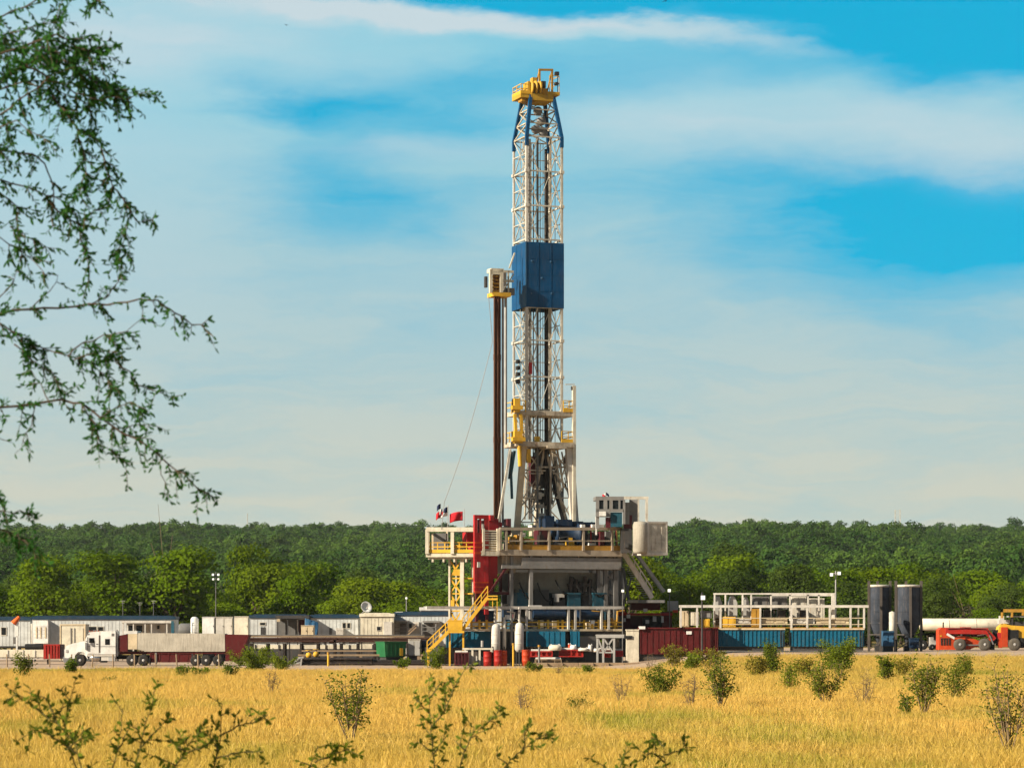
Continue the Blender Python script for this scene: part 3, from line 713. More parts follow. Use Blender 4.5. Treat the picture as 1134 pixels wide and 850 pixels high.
# flags on the platform
def cloth(F, x0, y0, x1, y1, ly, m, name, parent, amp=.12, droop=.25):
    a, b = F.at(x0,y1,ly), F.at(x1,y0,ly); V=[]; Fc=[]; n=9
    for j in range(4):
        for i in range(n):
            t=i/(n-1); s=j/3; V.append((a.x+(b.x-a.x)*t, ly+amp*math.sin(t*7+s*1.3)*(t*.8+.2 if b.x>a.x else 1), a.z+(b.z-a.z)*s-droop*t*t))
    for j in range(3):
        for i in range(n-1): Fc.append((j*n+i,j*n+i+1,(j+1)*n+i+1,(j+1)*n+i))
    mb = MB(); mb.add(V,Fc,True); o = mb.build(name, M[m], parent)
    md = o.modifiers.new('thickness','SOLIDIFY'); md.thickness=.02; return o
def flag(px, d, ytop, ybot, label, bands, zb=None):
    F = Frame(px, d, 0); F.Z = CAMZ-(ybot-HOR)*d/FPX
    t = thing('flag', label, 'flag', (F.X,F.Y,F.Z))
    mb = MB(); mb.tube((0,0,0), F.at(px,ytop-1,0), .035, 6); mb.build('flagpole', M['galv'], t)
    for i, (x0,y0,x1,y1,m) in enumerate(bands): cloth(F,x0,y0,x1,y1,.05+.004*i,m,'cloth',t)
    return t
flag(496, 251, 560, 610, 'red white and blue flag flying leftmost above the catwalk platform', [(496,561,491,567,'cloth_blue'),(496,567,487,571,'cloth_white'),(488,566,483,573,'cloth_red'),(488,557.5,484,563,'cloth_blue'),(490,563,486,568,'cloth_white'),(492,565.5,488.5,571,'cloth_red')])
flag(514, 251, 564, 610, 'plain red flag flying above the catwalk platform beside the red tower', [(512.5,566,498,576,'cloth_red')])
# --- red hoist tower
F3 = Frame(538, 249, 24)
rd = F3.thing('hoist_tower', 'bright red steel tower between the catwalk platform and the drill floor', 'tower')
mb = MB(); a = F3.at
xl, xr = a(526,600,-1).x, a(542,600,-1).x
F3.box(mb,525.5,590,541,655,-1,.12); F3.box(mb,525.5,571,528.5,655,-1.02,.3); F3.box(mb,537,571,541.2,680,-1.02,.3); F3.box(mb,525.5,570,541,574,-1.03,.3); F3.box(mb,531.5,574,533,592,-1,.2)
mb.build('front_frame', M['red'], rd)
p, q, z0, z1 = a(541.4,655,-1), a(541.4,590,-1), a(541.4,656,-1).z, a(541.4,590,-1).z
mb = MB(); mb.add([(p.x,-.7,z0),(p.x,1.2,z0),(p.x,3.9,z1-.6),(p.x,-.7,z1)]+[(p.x-.12,-.7,z0),(p.x-.12,1.2,z0),(p.x-.12,3.9,z1-.6),(p.x-.12,-.7,z1)],[(0,1,2,3),(7,6,5,4),(0,4,5,1),(1,5,6,2),(2,6,7,3),(3,7,4,0)])
F3.box(mb,541.6,592,551,640,-.4,1.0); F3.box(mb,540,640,546,655,-.4,.8)
mb.build('side_plate', M['red'], rd)
rb('top_machinery','red',[(541.5,574,552,590,.4,1.2),(543,570,547,576,.2,.6),(549,578,556,584,1,.8),(517,589,525,604,.6,1)],rd,F3)
rb('inner_panel','maroon',[(529,575,531,590,-.6,.2),(534,576,537,590,-.6,.2),(541.5,588,550,600,-.5,.1)],rd,F3)
rb('guard_rail','orange',[(526,600,541.3,601.2,-1.1,.08),(526,605,541.3,606.3,-1.1,.08),(526,611,541.3,613,-1.1,.08),(526,644,541.5,645.2,-1.1,.08),(526,649,541.5,650.2,-1.1,.08),(526,654,541.5,656.5,-1.1,.08)],rd,F3)
mb = MB(); mb.bar(a(541.5,657,-1.1),a(561,628,-1.1),.18); F3.box(mb,527,656,530,712,-.9,.25); F3.box(mb,538,680,541,712,-.9,.25); F3.box(mb,527,656,541,680,.8,.2); F3.box(mb,544,655,566,658,-.6,.3); F3.box(mb,564,632,566.5,658,-.6,.3); F3.box(mb,545,632,547,657,1,.2); F3.box(mb,553,636,556,657,1,.2)
F3.box(mb,527,706,530,737,-.9,.3); F3.box(mb,537.5,706,541,737,-.9,.3); mb.build('stand', M['maroon'], rd)
rb('gauge','offwhite',[(529,622,532,628,-1.15,.1),(534,580,536,586,-1.1,.1)],rd,F3)
# --- substructure under the floor
rb('tarp_wall','tarp',[(569,634,661,652,-4.0,.2),(571,652,640,656,-3.95,.18)])
rb('deep_wall','midgrey',[(556,630,692,700,3.8,.3),(556,656,660,700,-.5,.3)])
for x, w, ly in ((588.5,3.6,LYF+.2),(567,3,LYF+.3),(663,3,LYF+.6),(671,3.5,LYF+.5),(682,4,LYF+.4),(676,2.5,2),(688,3,0),(655,2.5,2.5)):
    rb('substructure_leg','grey' if x < 600 else 'midgrey',[(x-w/2,614.7,x+w/2,736,ly,.35)])
mb = MB()
for i in range(4): mb.bar(A(664,628+i*17,LYF+.7),A(682,645+i*17,LYF+.7),.16); mb.bar(A(682,628+i*17,LYF+.72),A(671,645+i*17,LYF+.72),.14)
mb.bar(A(690,628,0),A(697,668,0),.2); mb.bar(A(699,640,0),A(690,670,0),.15); mb.build('substructure_brace', M['midgrey'], rig)
mb = MB()
for i, x in enumerate((631,636,641,646,652)): mb.bar(A(x,656,-4.3),A(x+2,638+3*(i%3),-4.3),.3)
FR.box(mb,629,646,655,649,-4.4,.3); mb.build('valve_stack', M['rack'], rig)
for x0,x1 in ((573,586),(629,643),(657,672)):
    rb('power_pack','teal',[(x0,657,x1,671,-4.6,1.6),(x0-.6,656,x1+.6,657.6,-4.7,1.8),(x0+2,652,x0+5,656,-4,.6)])
rb('pump_motor','steel',[(592,653,608,671,-4.4,1.6),(645,656,655,671,-4.2,1),(616,664,626,671,-4.4,1)])
rb('white_valve','offwhite',[(615,657,625,661,-4.6,.8),(616,661,619,666,-4.6,.6)])
# base deck with handrail
LB = -6.2
railing(FR,'base_handrail','offwhite',472,690,672.5,697,LB,[548.5,575,583,629.5,637,666,674],rig,.20,())
rb('handrail_cap','bag',[(586,669.8,600,672.8,LB-.12,.2),(508,671,519,673,LB-.1,.2)])
rb('lower_railing','yellow',[(515,688,690,689.2,LB+.3,.06),(515,692.5,690,693.4,LB+.3,.06)]+[(x,686,x+2.2,697,LB+.35,.1) for x in (521,530,538,596,606,617,622,633,646,655,662,669,680)])
rb('deck_edge','beige',[(512,696,690,698.4,LB-.05,.5)])
F7 = Frame(570, 247.4, 0); rigm = Matrix.Translation(FR.loc) @ Matrix.Rotation(FR.t, 4, 'Z')
for x0, x1, yb in ((494,543,719.5),(583,626,715.5),(632,642,715.5)):
    mb = MB(); F7.box(mb,x0,698.6,x1,yb,0,2.2)
    for i in range(int((x1-x0)/6)+1): F7.box(mb,x0+i*6,699.2,min(x1,x0+i*6+.9),yb-.4,-.05,.047)
    o = mb.build('base_box', M['blue'], rig); o.location = F7.loc; o.matrix_parent_inverse = rigm.inverted()
rb('base_skid','steel',[(490,716.2,690,735,LB+1.2,6),(545,698.5,583,718,LB+1.5,1),(626.2,698.7,631.8,716,LB+.6,2),(642.2,698.7,692,704,LB+.2,2)])
rb('grey_cabinet','midgrey',[(641,704.2,660,720,LB-.3,1.5)])
rb('mud_manifold','navy',[(589,674,626,686,LB+1.2,1.2),(640,675,668,685,LB+1.4,1.2),(560,675,572,690,LB+1.4,1),(526,676,548,690,LB+1.4,1)],extra=lambda mb: [mb.tube(A(x,680,LB+1.0),A(x+20,681,LB+1.0),.35,10) for x in (590,606,642)])
rb('small_tank','grey',[(521,689,531,697,LB+.8,1),(536,688,547,697,LB+.9,1),(604,688,612,697,LB+.8,1)])
rb('pipe_stub','beige',[(597,686,602,697,LB+.9,.5),(612,687,618,697,LB+.7,.5),(650,688,658,697,LB+.7,.5),(664,689,668,697,LB+.7,.5)])
rb('white_lamp_box','bag',[(654.5,686.5,658.5,690.5,LB+.2,.4),(561,680.5,565,685.5,LB+.1,.4)])
# --- pipework and small machinery packed under and on the floor
rp = random.Random(9)
for i in range(34):
    x = rp.uniform(560,688); ly = rp.uniform(-4.4,-2.2) if i < 17 else rp.uniform(LB+.6,LB+1.1); y0, y1 = (rp.uniform(634,655),rp.uniform(664,672)) if i < 17 else (rp.uniform(674,682),697)
    m = rp.choice(['steel','rack','midgrey','ochre','maroon','taupe','teal','rust']); mb = MB(); k = rp.random()
    if k < .5:
        p, q = A(x,y0,ly), A(x+rp.uniform(-2,2),y1,ly); c = q+Vector((rp.uniform(-1.6,1.6),rp.uniform(-.2,.4),0)); mb.path([c,q,p,p+Vector((rp.uniform(-1,1),.3,.05))],rp.uniform(.06,.14),7); mb.build('pipe', M[m], rig)
    else:
        w = rp.uniform(3,8); FR.box(mb,x,(y0+y1)/2,x+w,y1,ly,rp.uniform(.4,1.2)); FR.box(mb,x+w*.25,(y0+y1)/2-3,x+w*.7,(y0+y1)/2-.05,ly+.1,.4); FR.box(mb,x+w*.1,(y0+y1)/2+1,x+w*.9,(y0+y1)/2+1.8,ly-.05,.047); mb.build('machine', M[m], rig)
for i in range(22):
    x = rp.uniform(557,686); ly = LYF+rp.uniform(.3,3.); y0 = rp.uniform(580,598); m = rp.choice(['steel','rack','maroon','ochre','navy','midgrey','taupe','red']); mb = MB()
    if i % 2: p, q = A(x,y0,ly), A(x+rp.uniform(-1.5,1.5),609,ly); mb.path([q,p,p+Vector((rp.uniform(-.9,.9),0,-.15))],rp.uniform(.05,.11),6); mb.build('pipe', M[m], rig)
    else: w = rp.uniform(2.5,6); FR.box(mb,x,y0+6,x+w,609,ly,.7); FR.box(mb,x+w*.2,y0+2,x+w*.6,y0+5.95,ly+.1,.3); mb.build('machine', M[m], rig)
mb = MB()
for i in range(5): a = A(575+i*20,650-rp.uniform(0,15),-4.5); b = A(590+i*20,656+rp.uniform(0,10),-4.6); m_=a.lerp(b,.5)+Vector((0,-.2,-.6)); mb.path([a,a.lerp(m_,.5)+Vector((0,0,-.15)),m_,b.lerp(m_,.5)+Vector((0,0,-.15)),b],.07,7); mb.build('hose', M['black'], rig); mb = MB()
# --- right-hand stair
mb = MB()
for l in (LYF+1, LYF+2.6):
    p0, p1, q0, q1 = A(690,612,l), A(722,662,l), A(699,607,l), A(734,664,l)
    mb.bar(p0, p1, .16, .42); mb.bar(p0+Vector((0,0,.95)), p1+Vector((0,0,.95)), .09); mb.bar(p0+Vector((.0,0,.5)), p1+Vector((0,0,.5)), .06)
    for i in range(6): c = p0.lerp(p1, i/5); mb.bar(c, c+Vector((0,0,.95)), .07)
st = mb.build('stair_stringer', M['offwhite'], rig)
mb = MB()
for i in range(22): c = A(690,612,LYF+1).lerp(A(722,662,LYF+1),(i+.5)/22); mb.box(c.x-.16,c.x+.16,LYF+1.07,LYF+2.53,c.z-.03,c.z+.02)
FR.box(mb,716,664,736,667,LYF+.9,2); mb.build('stair_tread', M['galv'], rig)
mb = MB(); mb.bar(A(704,612,LYF+2.7),A(735,655,LYF+2.7),.35,.3); mb.build('cable_tray', M['galv'], rig)
# --- yellow stair on the left, from the ground to the base deck and the tower
F4 = Frame(505, 246, 0)
ys = F4.thing('yellow_stair', 'yellow steel stairway climbing from the ground up to the red tower', 'stair')
mb = MB(); tr = MB()
for (x0,y0,x1,y1) in ((473,722,500,696),(512,697,540,661)):
    for l in (-.5,.5):
        p, q = F4.at(x0,y0,l), F4.at(x1,y1,l); mb.bar(p,q,.12,.3); mb.bar(p+Vector((0,0,1)),q+Vector((0,0,1)),.09); mb.bar(p+Vector((0,0,.55)),q+Vector((0,0,.55)),.06)
        for i in range(5): c=p.lerp(q,i/4); mb.bar(c,c+Vector((0,0,1)),.08)
    for i in range(12): c=F4.at(x0,y0,0).lerp(F4.at(x1,y1,0),(i+.5)/12); tr.box(c.x-.14,c.x+.14,-.43,.43,c.z-.02,c.z+.03)
mb.build('stringer', M['yellow'], ys); tr.build('tread', M['ochre'], ys)
rb('landing','yellow',[(496,698,514,700.5,-.7,1.4),(539,662,551,664,-.7,1.4),(496,687,512,698,-.72,.05)],ys,F4)
rb('landing_rail','yellow',[(539,659,551,660.2,-.72,.07),(550,660,551,686,-.6,.15),(545,660,546,672,-.6,.1),(496,686,513,687.4,-.74,.08)],ys,F4)
rb('support','yellow',[(473,722,475.5,738,-.3,.2),(497,700.5,499,737,-.3,.2),(512,700.5,514,737,-.3,.2)],ys,F4)
# --- driller's cabin and the two-faced dog house on the right of the floor
F5 = Frame(688, 252, 4); F5.Z = A(688,609.5,LYF).z+FR.Z
cb = F5.thing('driller_cabin', "cream framed driller's cabin with three dark windows on top right of the drill floor", 'cabin')
rb('shell','grey',[(660,549.5,691,553.5,-1,2.6),(660,563.5,691,566.5,-1,.2),(660,553.5,663.5,585,-1,.2),(668.5,553.5,672.5,563.5,-1,.2),(675,553.5,678.5,563.5,-1,.2),(685,553.5,687,563.5,-1,.2),(690,553,692.5,580,-1,.25),(660,566.5,676,572,-1.2,.3)],cb,F5)
for x0,x1 in ((663.6,668.4),(672.6,674.9),(678.6,684.9),(687.1,690)): rb('window','glass',[(x0,553.6,x1,563.4,-.9,.1)],cb,F5)
rb('roof_frame','greywhite',[(691,549.5,718,552.5,-1,.25),(691,549.5,718,552.5,1.4,.25),(715,552.5,717.6,580,-1,.25),(706.5,552.5,708,579,-1,.15)],cb,F5,extra=lambda mb: [mb.bar(F5.at(x,551,-1),F5.at(x,551,1.5),.2) for x in (692,717)])
rb('side_panel','grey',[(697,553,707,580,.2,.1),(691,556,697,580,-.5,.1)],cb,F5)
rb('lower_panel','maroon',[(671,572.5,676,584,-.9,.4),(691,570,700,600,-.4,.6)],cb,F5); rb('blue_unit','teal',[(676.2,567,689,583,-.9,.8)],cb,F5)
rb('lamp_cover','bag',[(664,566,671,571,-1.4,.4),(659.5,572,661,592,-1,.15)],cb,F5)
rb('stair_head','steel',[(688,585,700,612,-.6,.6),(692,601,696,606,-.8,.3)],cb,F5)
flag(671, 251.3, 545.5, 549.3, 'tiny red white and blue flag on the roof of the driller cabin', [(671,545,674.5,548,'cloth_blue'),(667,547,671,549.5,'cloth_red'),(669,546,671,547.5,'cloth_white')])
F6 = Frame(717, 250, 24); F6.Z = CAMZ-(611.5-HOR)*250/FPX
dg = F6.thing('dog_house', 'pale grey steel dog house hanging at the far right end of the drill floor', 'cabin')
c0 = F6.at(717,580,0); c1 = F6.at(738.5,580,0); zt = F6.at(717,579,0).z
def depth_for(px):
    lo, hi = 0., 9.
    for _ in range(40):
        m_ = (lo+hi)/2; v = Matrix.Rotation(F6.t,3,'Z') @ Vector((c0.x,m_,0)); X=F6.X+v.x; Y=F6.Y+v.y
        if CX+X*FPX/Y > px: lo = m_
        else: hi = m_
    return lo
dd = depth_for(700.5)
mb = MB(); mb.box(c0.x,c1.x,0,dd,0,zt); 
mb.build('shell', M['greywhite'], dg)
mb = MB(); c=F6.at(709.5,580,.45); rr_=.70; mb.lathe([(.05,-.12),(rr_*.8,-.1),(rr_,.15),(rr_,zt-.2),(rr_*.85,zt+.12),(.05,zt+.2)],(c.x-.02,.45,0),24); mb.build('water_tank', M['tarpl'], dg)
mb = MB(); mb.box(c0.x-.06,c1.x+.06,-.06,dd+.06,zt+.003,zt+.16).box(c0.x-.07,c0.x+.10,-.07,-.003,.0,zt).box(c1.x-.1,c1.x+.05,-.07,-.003,0,zt).box(c0.x-.07,c1.x+.07,-.07,dd+.05,-.22,-.003)
mb.build('trim', M['offwhite'], dg)
mb = MB(); mb.box(c0.x+.35,c0.x+.95,-.05,-.003,.25,zt-.25); mb.box(c1.x-.55,c1.x-.2,-.05,-.003,.25,zt-.3); mb.build('door', M['greywhite'], dg)
# racked drill pipe: each stand a thing
pp = None
for j, x in enumerate((547.6,549.6,551.6,553.6)):
    for i in range(3):
        q = A(x, 578, -2.3+.22*i+.09*(j%2)); top = A(x, 304, -2.3).z; ln = top-q.z
        wv = Matrix.Rotation(FR.t,4,'Z') @ q + Vector(FR.loc)
        if pp is None:
            mb = MB(); mb.path([(0,0,0),(0,0,ln)], .088, 8)
            for f in (.3333,.6666,.985,.012): mb.path([(0,0,ln*f-.25),(0,0,ln*f+.25)], .115, 8)
            pp = mb.build('drill_pipe', M['stand']); o = pp
        else: o = dup(pp)
        o.location = wv; o.rotation_euler = (0,0,i*1.3+j)
        tag(o, 'rusty brown drill pipe stand racked upright below the racking board', 'drill pipe', 'drill pipe stands racked beside the mast')
# ------------------------------------------------------------------ office trailers and cabins on the left
def trailer(px0, px1, yt, yb, d, label, wins=(), doors=(), roof='navyroof', wall='trailer', dep=3.2, name='office_trailer', skirt=True, extra=None):
    F = Frame((px0+px1)/2, d, 0); t = F.thing(name, label, 'trailer'); s = F
    mb = MB(); F.box(mb, px0, yt+3.6, px1, yb, 0, dep)
    for i in range(int((px1-px0)/4)+1):
        x = px0+i*4
        if x+.5 <= px1: F.box(mb, x, yt+4, x+.45, yb-.3, -.022, .019)
    mb.build('wall', M[wall], t)
    mb = MB(); F.box(mb, px0-.7, yt, px1+.7, yt+3.4, -.14, dep+.28); F.box(mb, px0+4, yt-.8, px1-4, yt-.05, .6, dep-1.2); mb.build('roof', M[roof], t)
    mb = MB()
    F.box(mb, px0+.5, yb+.2, px1-.5, yb+2, .1, dep-.2); n = max(2, int((px1-px0)/14))
    for i in range(n):
        x = px0+2+(px1-px0-5)*i/(n-1); F.box(mb, x, yb+2, x+1.4, 737, .3, .5); F.box(mb, x, yb+2, x+1.4, 737, dep-.7, .5)
    mb.build('chassis', M['steel'], t)
    for (x0,y0,x1,y1) in wins:
        mb = MB(); F.box(mb, x0-.7, y0-.7, x1+.7, y1+.7, -.06, .055); w = mb.build('window', M['greywhite'], t)
        mb = MB(); F.box(mb, x0, y0, x1, y1, -.075, .012); mb.build('pane', M['glass'], w)
    for (x0,y0,x1,y1,m) in doors:
        mb = MB(); F.box(mb, x0, y0, x1, y1, -.055, .05); w = mb.build('door', M[m], t)
        mb = MB(); F.box(mb, x1-.9, (y0+y1)/2, x1-.5, (y0+y1)/2+.8, -.09, .03); mb.build('handle', M['black'], w)
    if extra: extra(F, t)
    return t
def acunit(F, t, x0, y0, x1, y1, dep=.7, ly=-.73, m='offwhite'):
    mb = MB(); F.box(mb, x0,y0,x1,y1,ly,dep-.003)
    for i in range(4): y = y0+(y1-y0)*(.25+.16*i); F.box(mb, x0+.6,y,x1-.6,y+.3,ly-.03,.027)
    mb.build('air_conditioner', M[m], t)
def ex1(F, t):
    mb = MB(); F.box(mb, 34,690,36.4,716,-.5,.4); mb.build('downpipe', M['greywhite'], t)
trailer(-46, 33.5, 683, 715, 286, 'white office trailer with dark blue roof cut off by the left edge', [(1.5,694.5,6.5,702.5),(-30,694,-20,702)], [(14.5,705,19,712,'midgrey')], extra=ex1)
def ex2(F, t):
    acunit(F, t, 36.5,686.5,53,712, 1.0,-1.03, 'white')
    for x in (39.5,44,49.5): F.box(m2 := MB(), x,694,x+1.6,706,-1.08,.045); m2.build('vent', M['beige'], t)
    mb = MB()
    for x in (135.5,147,160,167,184): F.box(mb, x,689,x+1.3,722,-1.9,.15)
    F.box(mb,134.5,686.8,193,689.5,-2.0,2.0-.15); mb.build('porch', M['offwhite'], t)
    mb = MB(); F.box(mb,189.5,687,192.8,722,-2.05,.3); mb.build('porch_end', M['teal'], t)
trailer(35.6, 193.5, 682, 715, 283, 'long white office trailer with dark blue roof and a porch, behind the truck',
        [(97,693.5,106.5,698.5),(108.5,693.8,114,698),(142,692,148,698),(151,692,157.5,699),(174,692,176.5,696)], [(160.5,691,166,712,'greywhite'),(177.5,691,183,712,'offwhite')], extra=ex2)
F = Frame(18, 276, 0); t = F.thing('windsock_post', 'white post topped with a slanted orange windsock at the far left', 'windsock')
rb('post','white',[(16.6,688,20.2,704,0,.3),(17.6,704,19.4,732,.05,.2)],t,F); mb = MB(); mb.tube(F.at(15,690,.1),F.at(21.5,682.5,.1),.32,9,.16); mb.build('windsock',M['orangecloth'],t)
F = Frame(80, 268, 0); t = F.thing('storage_box', 'plain cream storage box standing between the truck nose and the long trailer', 'storage box')
rb('body','cream',[(66.5,692,94,731,0,2.6)],t,F); rb('frame','beige',[(66,691.4,67.4,731,-.05,.3),(93.2,691.4,94.6,731,-.05,.3),(66,690.6,94.6,692,-.06,2.7)],t,F); rb('door','cream',[(69,695,80,729,-.05,.045),(80.5,695,92,729,-.05,.045)],t,F); rb('lock_bar','grey',[(78,695,78.7,729,-.1,.05),(82,695,82.7,729,-.1,.05)],t,F)
# low flatbed at the left edge with red end box
F = Frame(25, 256, 0); t = F.thing('flatbed_trailer', 'low cream flatbed trailer with a red box on its end, left of the white truck', 'trailer')
rb('bed','cream',[(-40,719,48,727.2,0,2.4)],t,F); rb('rail','offwhite',[(-40,727.3,48,729.5,.1,2.2)]+[(x,719.5,x+1,727,-.06,.057) for x in (-20,-6,8,25,38)],t,F)
rb('end_box','brightred',[(48.2,713,66,729,-.1,2.6)]+[(50+i*3.2,714,51+i*3.2,728,-.16,.057) for i in range(5)],t,F); rb('end_panel','maroon',[(66.1,713.2,66.9,728.8,-.05,2.5)],t,F)
mb = MB(); mb.path([F.at(28,715.5,.8),F.at(47,715.5,.8)],.26,8); mb.path([F.at(28,716,1.4),F.at(47.5,715,1.4)],.26,8); mb.build('rolled_tarp',M['black'],t)
rb('landing_leg','steel',[(34,729.6,36,737,.4,.2),(52,729.6,54,737,.4,.2)],t,F)
for x in (-18,-30):
    mb = MB(); c = F.at(x,731,.1); mb.lathe([(.15,-.15),(.42,-.15),(.46,0),(.42,.15),(.15,.15)],(c.x,.0,.46),18,'y'); mb.build('wheel',M['tyre'],t)
# ------------------------------------------------------------------ truck
def wheel(F, t, px, r, ly, z=None, name='wheel', wide=.34, m='tyre'):
    c = F.at(px, 700, ly); z = r if z is None else z
    mb = MB(); mb.lathe([(r*.5,-wide/2),(r*.93,-wide/2),(r,-wide/4),(r,wide/4),(r*.93,wide/2),(r*.5,wide/2)],(c.x,ly,z),24,'y'); w = mb.build(name, M[m], t)
    mb = MB(); mb.lathe([(.04,-wide*.56),(r*.22,-wide*.56),(r*.28,-wide*.3),(r*.55,-wide*.42),(r*.6,-wide*.5),(r*.6,-wide*.2),(.04,-wide*.2)],(c.x,ly,z),20,'y'); mb.build('rim', M['rim'], w); return w
FT = Frame(100, 246, 0); tk = FT.thing('semi_truck', 'white long-nosed semi truck tractor facing left', 'truck')
def poly(F, pts, ly): return [(F.at(x,y,ly).x, F.at(x,y,ly).z) for x, y in pts]
mb = MB(); mb.prism(poly(FT,[(71.5,719),(73,714.8),(80,712.2),(92,709.6),(96.8,709),(96.8,726),(95.5,726),(94.5,723),(91,721.3),(86.5,721.6),(83.5,724.5),(82.5,729),(71.5,729)],-.0), -.05, 2.0); mb.build('hood', M['white'], tk)
mb = MB(); mb.prism(poly(FT,[(94,709.2),(97.8,701),(99.5,699.6),(110.8,698.8),(110.8,724),(97,724),(97,709)],-.0), -.16, 2.25); mb.build('cab', M['white'], tk)
mb = MB(); mb.prism(poly(FT,[(111.2,698.6),(127.6,698.4),(128.2,699.5),(128.2,724),(111.2,724)],-.0), -.16, 2.25); mb.build('sleeper', M['white'], tk)
mb = MB(); mb.prism(poly(FT,[(96.4,708.2),(98.8,702.4),(99.4,702.4),(97.2,708.2)],0), -.10, 2.2); mb.build('windscreen', M['glass'], tk)
rb('side_window','glass',[(98.6,706,104.6,711.4,-.185,.02)],tk,FT); rb('side_window','glass',[(116.3,707,121.4,713.4,-.185,.02)],tk,FT)
rb('door','white',[(98,702.5,109.3,723,-.178,.016)],tk,FT); rb('cab_stripe','rust',[(109.4,703,110.7,722,-.19,.03)],tk,FT)
rb('mirror','chrome',[(96.6,705,97.6,712,-.5,.2)],tk,FT)
mb = MB(); mb.prism(poly(FT,[(69.8,727),(72,728),(82,728.5),(80,733),(71.5,733.5),(70,731.5)],0), -.08, 2.05); mb.build('bumper', M['chrome'], tk)
rb('grille','chrome',[(70.9,718.5,71.5,727,.2,1.5)],tk,FT); rb('headlight','galv',[(72.8,719,75,722,-.1,.06)],tk,FT)
mb = MB(); c = FT.at(89,729.5,0); mb.path([(c.x+.62*math.cos(a)*1.05, .1, .53+.62*math.sin(a)*1.05) for a in [R(q) for q in range(10,185,15)]],.07,6); mb.build('fender', M['white'], tk)
mb = MB(); c0, c1 = FT.at(99,728,.15), FT.at(111,728,.15); mb.lathe([(.05,0),(.34,.0),(.34,c1.x-c0.x),(.05,c1.x-c0.x)],(c0.x,.25,c0.z),16,'x'); mb.build('fuel_tank', M['chrome'], tk)
rb('step','offwhite',[(97,724.2,128,726.3,-.1,.5),(112,727,128,731,-.05,.5)],tk,FT); rb('chassis','black',[(92,725,170,729.5,.7,.8),(111,726.5,118,733,.0,.5)],tk,FT)
mb = MB(); p=FT.at(129.6,726,.1); q=FT.at(129.6,697,.1); mb.tube(p,q,.10,10); mb.build('exhaust_stack', M['chrome'], tk)
for ly in (.1, 2.0): wheel(FT, tk, 89, .53, ly)
for x in (146.5,159):
    for ly in (.1, 2.0): wheel(FT, tk, x, .52, ly)
for y in (719.5,721.2,722.9,724.6): rb('grille_bar','black',[(70.7,y,70.9,y+.7,.25,1.4)],tk,FT)
for x in (98.5,101.5,105,108.5): rb('roof_lamp','orange',[(x,697.9,x+.9,698.9,.3,.25)],tk,FT)
rb('air_horn','chrome',[(103,697.2,108,698.1,.9,.12)],tk,FT); rb('sun_visor','chrome',[(95.6,701.2,98.6,702.4,-.2,2.5)],tk,FT); rb('door_handle','black',[(106.5,712.4,108.6,713.1,-.2,.02)],tk,FT); rb('cab_seam','midgrey',[(97.2,715.2,128,715.6,-.182,.004)],tk,FT)
rb('mud_flap','black',[(165.2,727,166.2,735.5,-.1,.6)],tk,FT); rb('sleeper_vent','midgrey',[(123.5,701,126.5,704,-.175,.012)],tk,FT); rb('air_cleaner','chrome',[(94.2,711,96.2,719,-.34,.3)],tk,FT); rb('battery_box','galv',[(120,727,127,731.5,-.14,.08)],tk,FT); rb('fifth_wheel','black',[(139,720.5,152,724,.5,1.2)],tk,FT)
FU = Frame(205, 246.2, 0); tr_ = FU.thing('dump_trailer', 'dark red dump trailer with grey tarp cover, hitched behind the white truck', 'trailer')
mb = MB(); mb.prism(poly(FU,[(152,700.5),(249,701.2),(249.5,721),(163,721),(152,718.5)],0), -.22, 2.35); mb.build('tarp_cover', M['tarpl'], tr_)
mb = MB(); mb.prism(poly(FU,[(249.7,702),(276,702.4),(268.5,724),(263,731.5),(250,731.5)],0), -.20, 2.3); mb.build('tail_hopper', M['darkred'], tr_)
mb = MB(); mb.prism(poly(FU,[(131.5,703.5),(141.5,701.5),(141.5,721),(131.5,721)],0), -.15, 2.25); mb.build('nose_panel', M['darkred'], tr_)
rb('front_box','beige',[(141.8,701.5,151.8,718.5,-.24,2.5)],tr_,FU); rb('front_cap','white',[(137,698.2,152,701.2,-.26,2.5)],tr_,FU)
mb = MB(); FU.box(mb,163,721.3,249,723.5,-.1,2.2)
for x in (166,176,186,197,207,214,238): FU.box(mb, x,723.6,x+1.6,732,-.05,.2)
FU.box(mb,164,731,214,733,-.05,2.0); FU.box(mb,132,721.2,164,724,.2,1.6); mb.build('frame', M['darkred'], tr_)
mb = MB(); FU.box(mb,166,723.6,212,731,-.02,.1); mb.build('side_panel', M['darkred'], tr_)
rb('tool_tray','wood',[(187,724.5,206,729,.1,.14)],tr_,FU); rb('landing_leg','grey',[(171.5,722,173.5,735,-.12,.25)],tr_,FU)
for x in (217,228.5,242):
    for ly in (.1, 2.0): wheel(FU, tr_, x, .51, ly)
